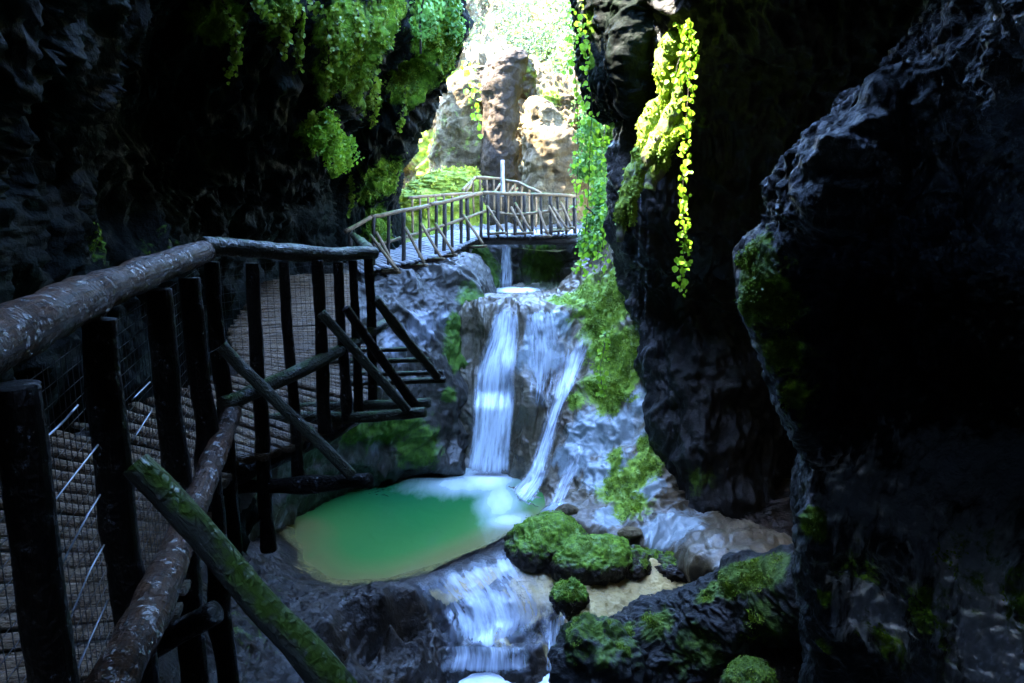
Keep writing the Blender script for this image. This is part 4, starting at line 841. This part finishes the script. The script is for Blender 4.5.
# ---------------------------------------------------------------- moss tufts scattered over the mossy parts of the rock
def scatter(keys, n, size, thr=.55, mat=LEAFM, name='moss', yr=None, droop=.5, jit=.7):
    out = []
    for k in keys:
        V, NN, Fc, mo = HITS[k]; w = np.clip(mo-thr+fbm(V*3.5, 4)*.7-.05, 0, 1)
        if yr is not None: w = w*((V[:, 1] > yr[0]) & (V[:, 1] < yr[1]))
        if w.sum() == 0: continue
        idx = rng.choice(len(V), n, p=w/w.sum()); out.append(leaves(V[idx]+rng.normal(size=(n, 3))*.01, NN[idx], size, jit, droop))
    V_, F_, _ = join(out); struct(link(name, mesh_np(name, V_, F_, smooth=False), mat), 'stuff')
scatter(['L'], 26000, .03, .56, LEAFM); scatter(['L'], 900, .05, .62, LEAFG, 'wall_foliage', yr=(9.5, 20))
scatter(['M'], 22000, .028, .52, LEAFM); scatter(['D', 'R3'], 6000, .022, .6, LEAFM)
scatter([k for k in HITS if k.startswith('B') and k != 'BG'], 1800, .02, .7, LEAFM)
def bgfol(n, size, mat, xr, yr, name):
    V, NN, Fc, mo = HITS['BG']; px, py = pxy(V); w = ((px > xr[0]) & (px < xr[1]) & (py > yr[0]) & (py < yr[1]))*np.clip(fbm(V*.5, 3)+.25, 0, 1)
    idx = rng.choice(len(V), n, p=w/w.sum()); P_ = V[idx]+NN[idx]*rng.uniform(0, .5, (n, 1))+rng.normal(size=(n, 3))*.15
    V_, F_, _ = leaves(P_, NN[idx]+np.array([0, 0, .5]), size, .8, .4); struct(link(name, mesh_np(name, V_, F_, smooth=False), mat), 'stuff')
scatter([MOUNDK], 2500, .09, .1, leaf_mat('yellow_moss', (.2, .26, .02), (.5, .5, .06), .3), 'moss')
bgfol(46000, .13, LEAFP, (500, 680), (-60, 120), 'hillside_foliage'); bgfol(9000, .12, LEAFP, (400, 500), (-60, 120), 'hillside_foliage'); bgfol(12000, .14, LEAFG, (540, 690), (-30, 260), 'hillside_foliage')
# leafy bank right of the bridge
def bank(label, blobs, n, size, mat):
    t = thing('shrub', Q(*blobs[0][:3]), label, 'shrub'); P_ = []; N3 = []
    for px, py, y, r in blobs:
        m_ = int(n*r*r/sum(b[3]**2 for b in blobs)); v = rng.normal(size=(m_, 3)); v /= np.linalg.norm(v, axis=1)[:, None]
        q = Q(px, py, y)+v*r*(.75+.6*fbm(v*2+px, 2))[:, None]*rng.uniform(.75, 1.05, (m_, 1)); P_.append(q); N3.append(v)
    V_, F_, _ = leaves(np.concatenate(P_), np.concatenate(N3), size, .6, .6); link('foliage', mesh_np('foliage', V_, F_, smooth=False), mat, t)
    parts = [tube([Q(px, py+8, y+.1)-np.array([0, 0, r]), Q(px, py, y)+rng.normal(size=3)*.1, Q(px, py, y)+np.array([rng.uniform(-.3, .3), 0, r*.8])], .02, 6, .1, 0) for px, py, y, r in blobs]
    for V_, F_, U_ in parts: link('stem', mesh_np('stem', V_, F_, uv=U_), BPOST, t)
bank('bright green leafy shrub hanging above the right end of the bridge', [(600, 130, 17, .6), (612, 160, 16.6, .55), (590, 165, 17.5, .5), (625, 125, 16.8, .55), (608, 195, 16, .5), (600, 225, 15.8, .45), (618, 215, 15.2, .45), (592, 245, 15.4, .35)], 9000, .085, LEAFG)
bank('small bush on the rim of the left wall at the top edge of the picture', [(440, 8, 13.9, .5), (452, 30, 14.1, .35), (420, 20, 13.2, .4)], 1200, .07, LEAFG)
# hanging vines
def vine(label, path, size, n, mat=LEAFB, stem=.006, group=None, spread=.05, cat='vine'):
    t = thing('hanging_vine', Q(*path[0]), label, cat, group or 'leafy vines hanging in the gorge'); C = catmull(np.array([Q(*p) for p in path]), n)
    V_, F_, U_ = tube([Q(*p) for p in path], stem, 6, .08, 0); link('stem', mesh_np('stem', V_, F_, uv=U_), BPOST, t)
    idx = np.arange(n).repeat(2); P_ = C[idx]+rng.normal(size=(len(idx), 3))*spread; NN = np.tile([0, -1., .25], (len(idx), 1))
    V_, F_, _ = leaves(P_, NN, size, .5, 1.2, .95); link('leaves', mesh_np('leaves', V_, F_, smooth=False), mat, t)
vine('long vine of bright heart shaped leaves hanging beside the mossy flowstone', [(686, 20, 9.7), (690, 60, 9.65), (687, 110, 9.6), (684, 160, 9.6), (683, 210, 9.6), (684, 250, 9.6), (680, 290, 9.6)], .068, 110, spread=.045)
vine('short leafy vine hanging left of the long heart leaved vine', [(676, 22, 10.0), (690, 40, 9.9), (678, 62, 9.9), (676, 80, 9.9)], .07, 20)
vine('bright leafy vine hanging from the tip of the black roof rock down to the bank', [(582, 5, 12), (583, 40, 12), (588, 70, 12.1), (592, 105, 12.2), (590, 150, 12.4), (588, 200, 12.8), (584, 245, 13.2), (580, 270, 13.8)], .075, 90, spread=.06)
vine('thin leafy vine at the left edge of the black roof rock', [(576, 0, 13), (574, 50, 13), (577, 100, 13.2), (578, 160, 13.6), (576, 210, 14)], .07, 60, spread=.07)
vine('leafy vine trailing over the green bank right of the bridge end', [(606, 120, 14), (602, 160, 14), (608, 205, 14), (603, 240, 14), (600, 275, 14)], .075, 80, spread=.1)
vine('leafy vine under the notch of the black roof rock', [(625, 105, 13.4), (618, 140, 13.4), (614, 170, 13.4), (622, 200, 13.4)], .075, 70, LEAFG, spread=.13)
vine('small vine of green leaves lying on the mossy rock right of the narrow waterfall', [(606, 330, 12.9), (604, 350, 12.75), (600, 370, 12.6), (604, 395, 12.4)], .075, 30, spread=.06)
vine('sparse leafy vine hanging against the pale ochre buttress', [(470, 60, 24), (474, 95, 24), (477, 130, 24)], .15, 18, spread=.1)
BL = bvh('L')
def wallvine(label, path, size, n, mat=LEAFM):
    q = []
    for px, py in path:
        h, nrm = cast(BL, px, py); q.append((px, py, (h[1] if h is not None else 9)-.12))
    d = np.minimum.accumulate([a[2] for a in q]) if False else [a[2] for a in q]; d = np.convolve(np.pad(d, 1, mode='edge'), [.25, .5, .25], 'valid'); d = np.minimum(d, [a[2] for a in q])
    vine(label, [(a[0], a[1], dd) for a, dd in zip(q, d)], size, n, mat, .012, 'mossy strands hanging on the left wall', spread=.025)
for lb, p in [('leftmost mossy strand hanging from the top of the left wall', [(222, 0), (234, 25), (236, 50), (228, 75)]), ('mossy strand with a forked tip second from the left on the dark wall', [(255, 0), (265, 10), (285, 30), (283, 50)]),
              ('long thin mossy strand third from the left on the dark wall', [(298, 0), (301, 25), (298, 50), (300, 68)]), ('mossy strand curling over the dark wall left of the leafy overhang', [(312, 0), (325, 15), (329, 45), (328, 75), (325, 90)]),
              ('short mossy strand near the rim of the left wall', [(335, 5), (338, 30), (336, 60)]), ('mossy strand hanging between leafy patches near the top of the left wall', [(355, 0), (360, 30), (352, 62)]), ('faint mossy strand trailing under the leafy overhang', [(375, 70), (378, 100), (372, 125)]), ('short strand of moss at the lower rim of the left overhang', [(405, 85), (404, 110), (398, 130)]), ('faint low strand of moss on the dark wall right of the bright clump', [(350, 175), (352, 195), (348, 215)]), ('small mossy strand above the bright moss clump', [(313, 110), (312, 122), (316, 132)])]:
    wallvine(lb, p, .055, 60)
# bright moss clump on the wall
h, nrm = cast(BL, 328, 150)
cl = thing('moss_clump', h, 'bright yellow-green fern and moss clump jutting from the middle of the dark left wall', 'moss clump'); parts = []
for k in range(26):
    px = rng.uniform(312, 342); py = 122+(px-312)*1.15+rng.uniform(-8, 8); hh, nn = cast(BL, px, py)
    if hh is None: continue
    a = hh; b_ = hh+np.array([rng.uniform(.0, .25), rng.uniform(-.35, -.1), rng.uniform(-.05, .12)]); c = b_+np.array([rng.uniform(0, .12), rng.uniform(-.05, .0), rng.uniform(-.35, -.15)])
    C = catmull(np.array([a, b_, c]), 44); P_ = C.repeat(4, 0)+rng.normal(size=(176, 3))*.03; parts.append(leaves(P_, np.tile([.1, -.6, .6], (176, 1)), .05, .5, .8, .6))
V_, F_, _ = join(parts); link('fronds', mesh_np('fronds', V_, F_, smooth=False), LEAFB, cl)
# thin threads of dripping water
m, nt, b, out = new_mat('drip_water'); b.inputs['Base Color'].default_value = (.6, .7, .85, 1); b.inputs['Alpha'].default_value = .07; b.inputs['Roughness'].default_value = .2; DRIP = m
for k, (px, y0, y1, d, r) in enumerate([(641, 190, 330, 10.6, .008), (634, 260, 380, 10.8, .006), (648, 230, 400, 10.9, .005)]):
    a = Q(px, y0, d); b_ = a.copy(); b_[2] = Q(px, y1, d)[2]; V_, F_, U_ = tube([a, b_], r, 6, .1, 0)
    o = link('water_drip', mesh_np('water_drip', V_, F_, uv=U_), DRIP)
    tag(o, ['thickest water thread dripping from the tip of the mossy flowstone', 'faint water thread falling left of the flowstone tip onto green rock', 'lower water thread dripping in front of the dark recess edge'][k], 'water drip')

# ---------------------------------------------------------------- camera, light, sky
cam = bpy.data.cameras.new('camera'); co = bpy.data.objects.new('camera', cam); COL.objects.link(co); S.camera = co
cam.sensor_width = 36; cam.lens = F*36/1024; co.location = (0, 0, CZ); co.rotation_euler = (math.radians(90)-PITCH, 0, 0); cam.clip_start = .05; cam.clip_end = 500
EL, AZ = math.radians(58), math.radians(272)      # azimuth measured clockwise from +Y to where the sun stands
sd = Vector((math.sin(AZ)*math.cos(EL), math.cos(AZ)*math.cos(EL), math.sin(EL)))
sun = bpy.data.lights.new('sun', 'SUN'); sun.energy = 2.0; sun.angle = math.radians(.5); sun.color = (1, .9, .74)
so = bpy.data.objects.new('sun', sun); COL.objects.link(so); so.rotation_euler = (-sd).to_track_quat('-Z', 'Y').to_euler()
w = bpy.data.worlds.new('World'); S.world = w; w.use_nodes = True; nt = w.node_tree
sk = nt.nodes.new('ShaderNodeTexSky'); sk.sky_type = 'NISHITA'; sk.sun_disc = False; sk.ozone_density = 4; sk.air_density = 1.3; sk.dust_density = .3; sk.sun_elevation = EL; sk.sun_rotation = AZ
bg = nt.nodes['Background']; nt.links.new(mixc(nt, 1., sk.outputs[0], (.9, .98, 1.12), 'MULTIPLY'), bg.inputs[0]); bg.inputs[1].default_value = .15
S.view_settings.view_transform = 'Standard'; S.view_settings.look = 'None'; S.view_settings.exposure = 6.05; S.view_settings.gamma = 1
S.render.engine = 'CYCLES'; S.cycles.max_bounces = 6; S.cycles.diffuse_bounces = 3; S.cycles.transparent_max_bounces = 24
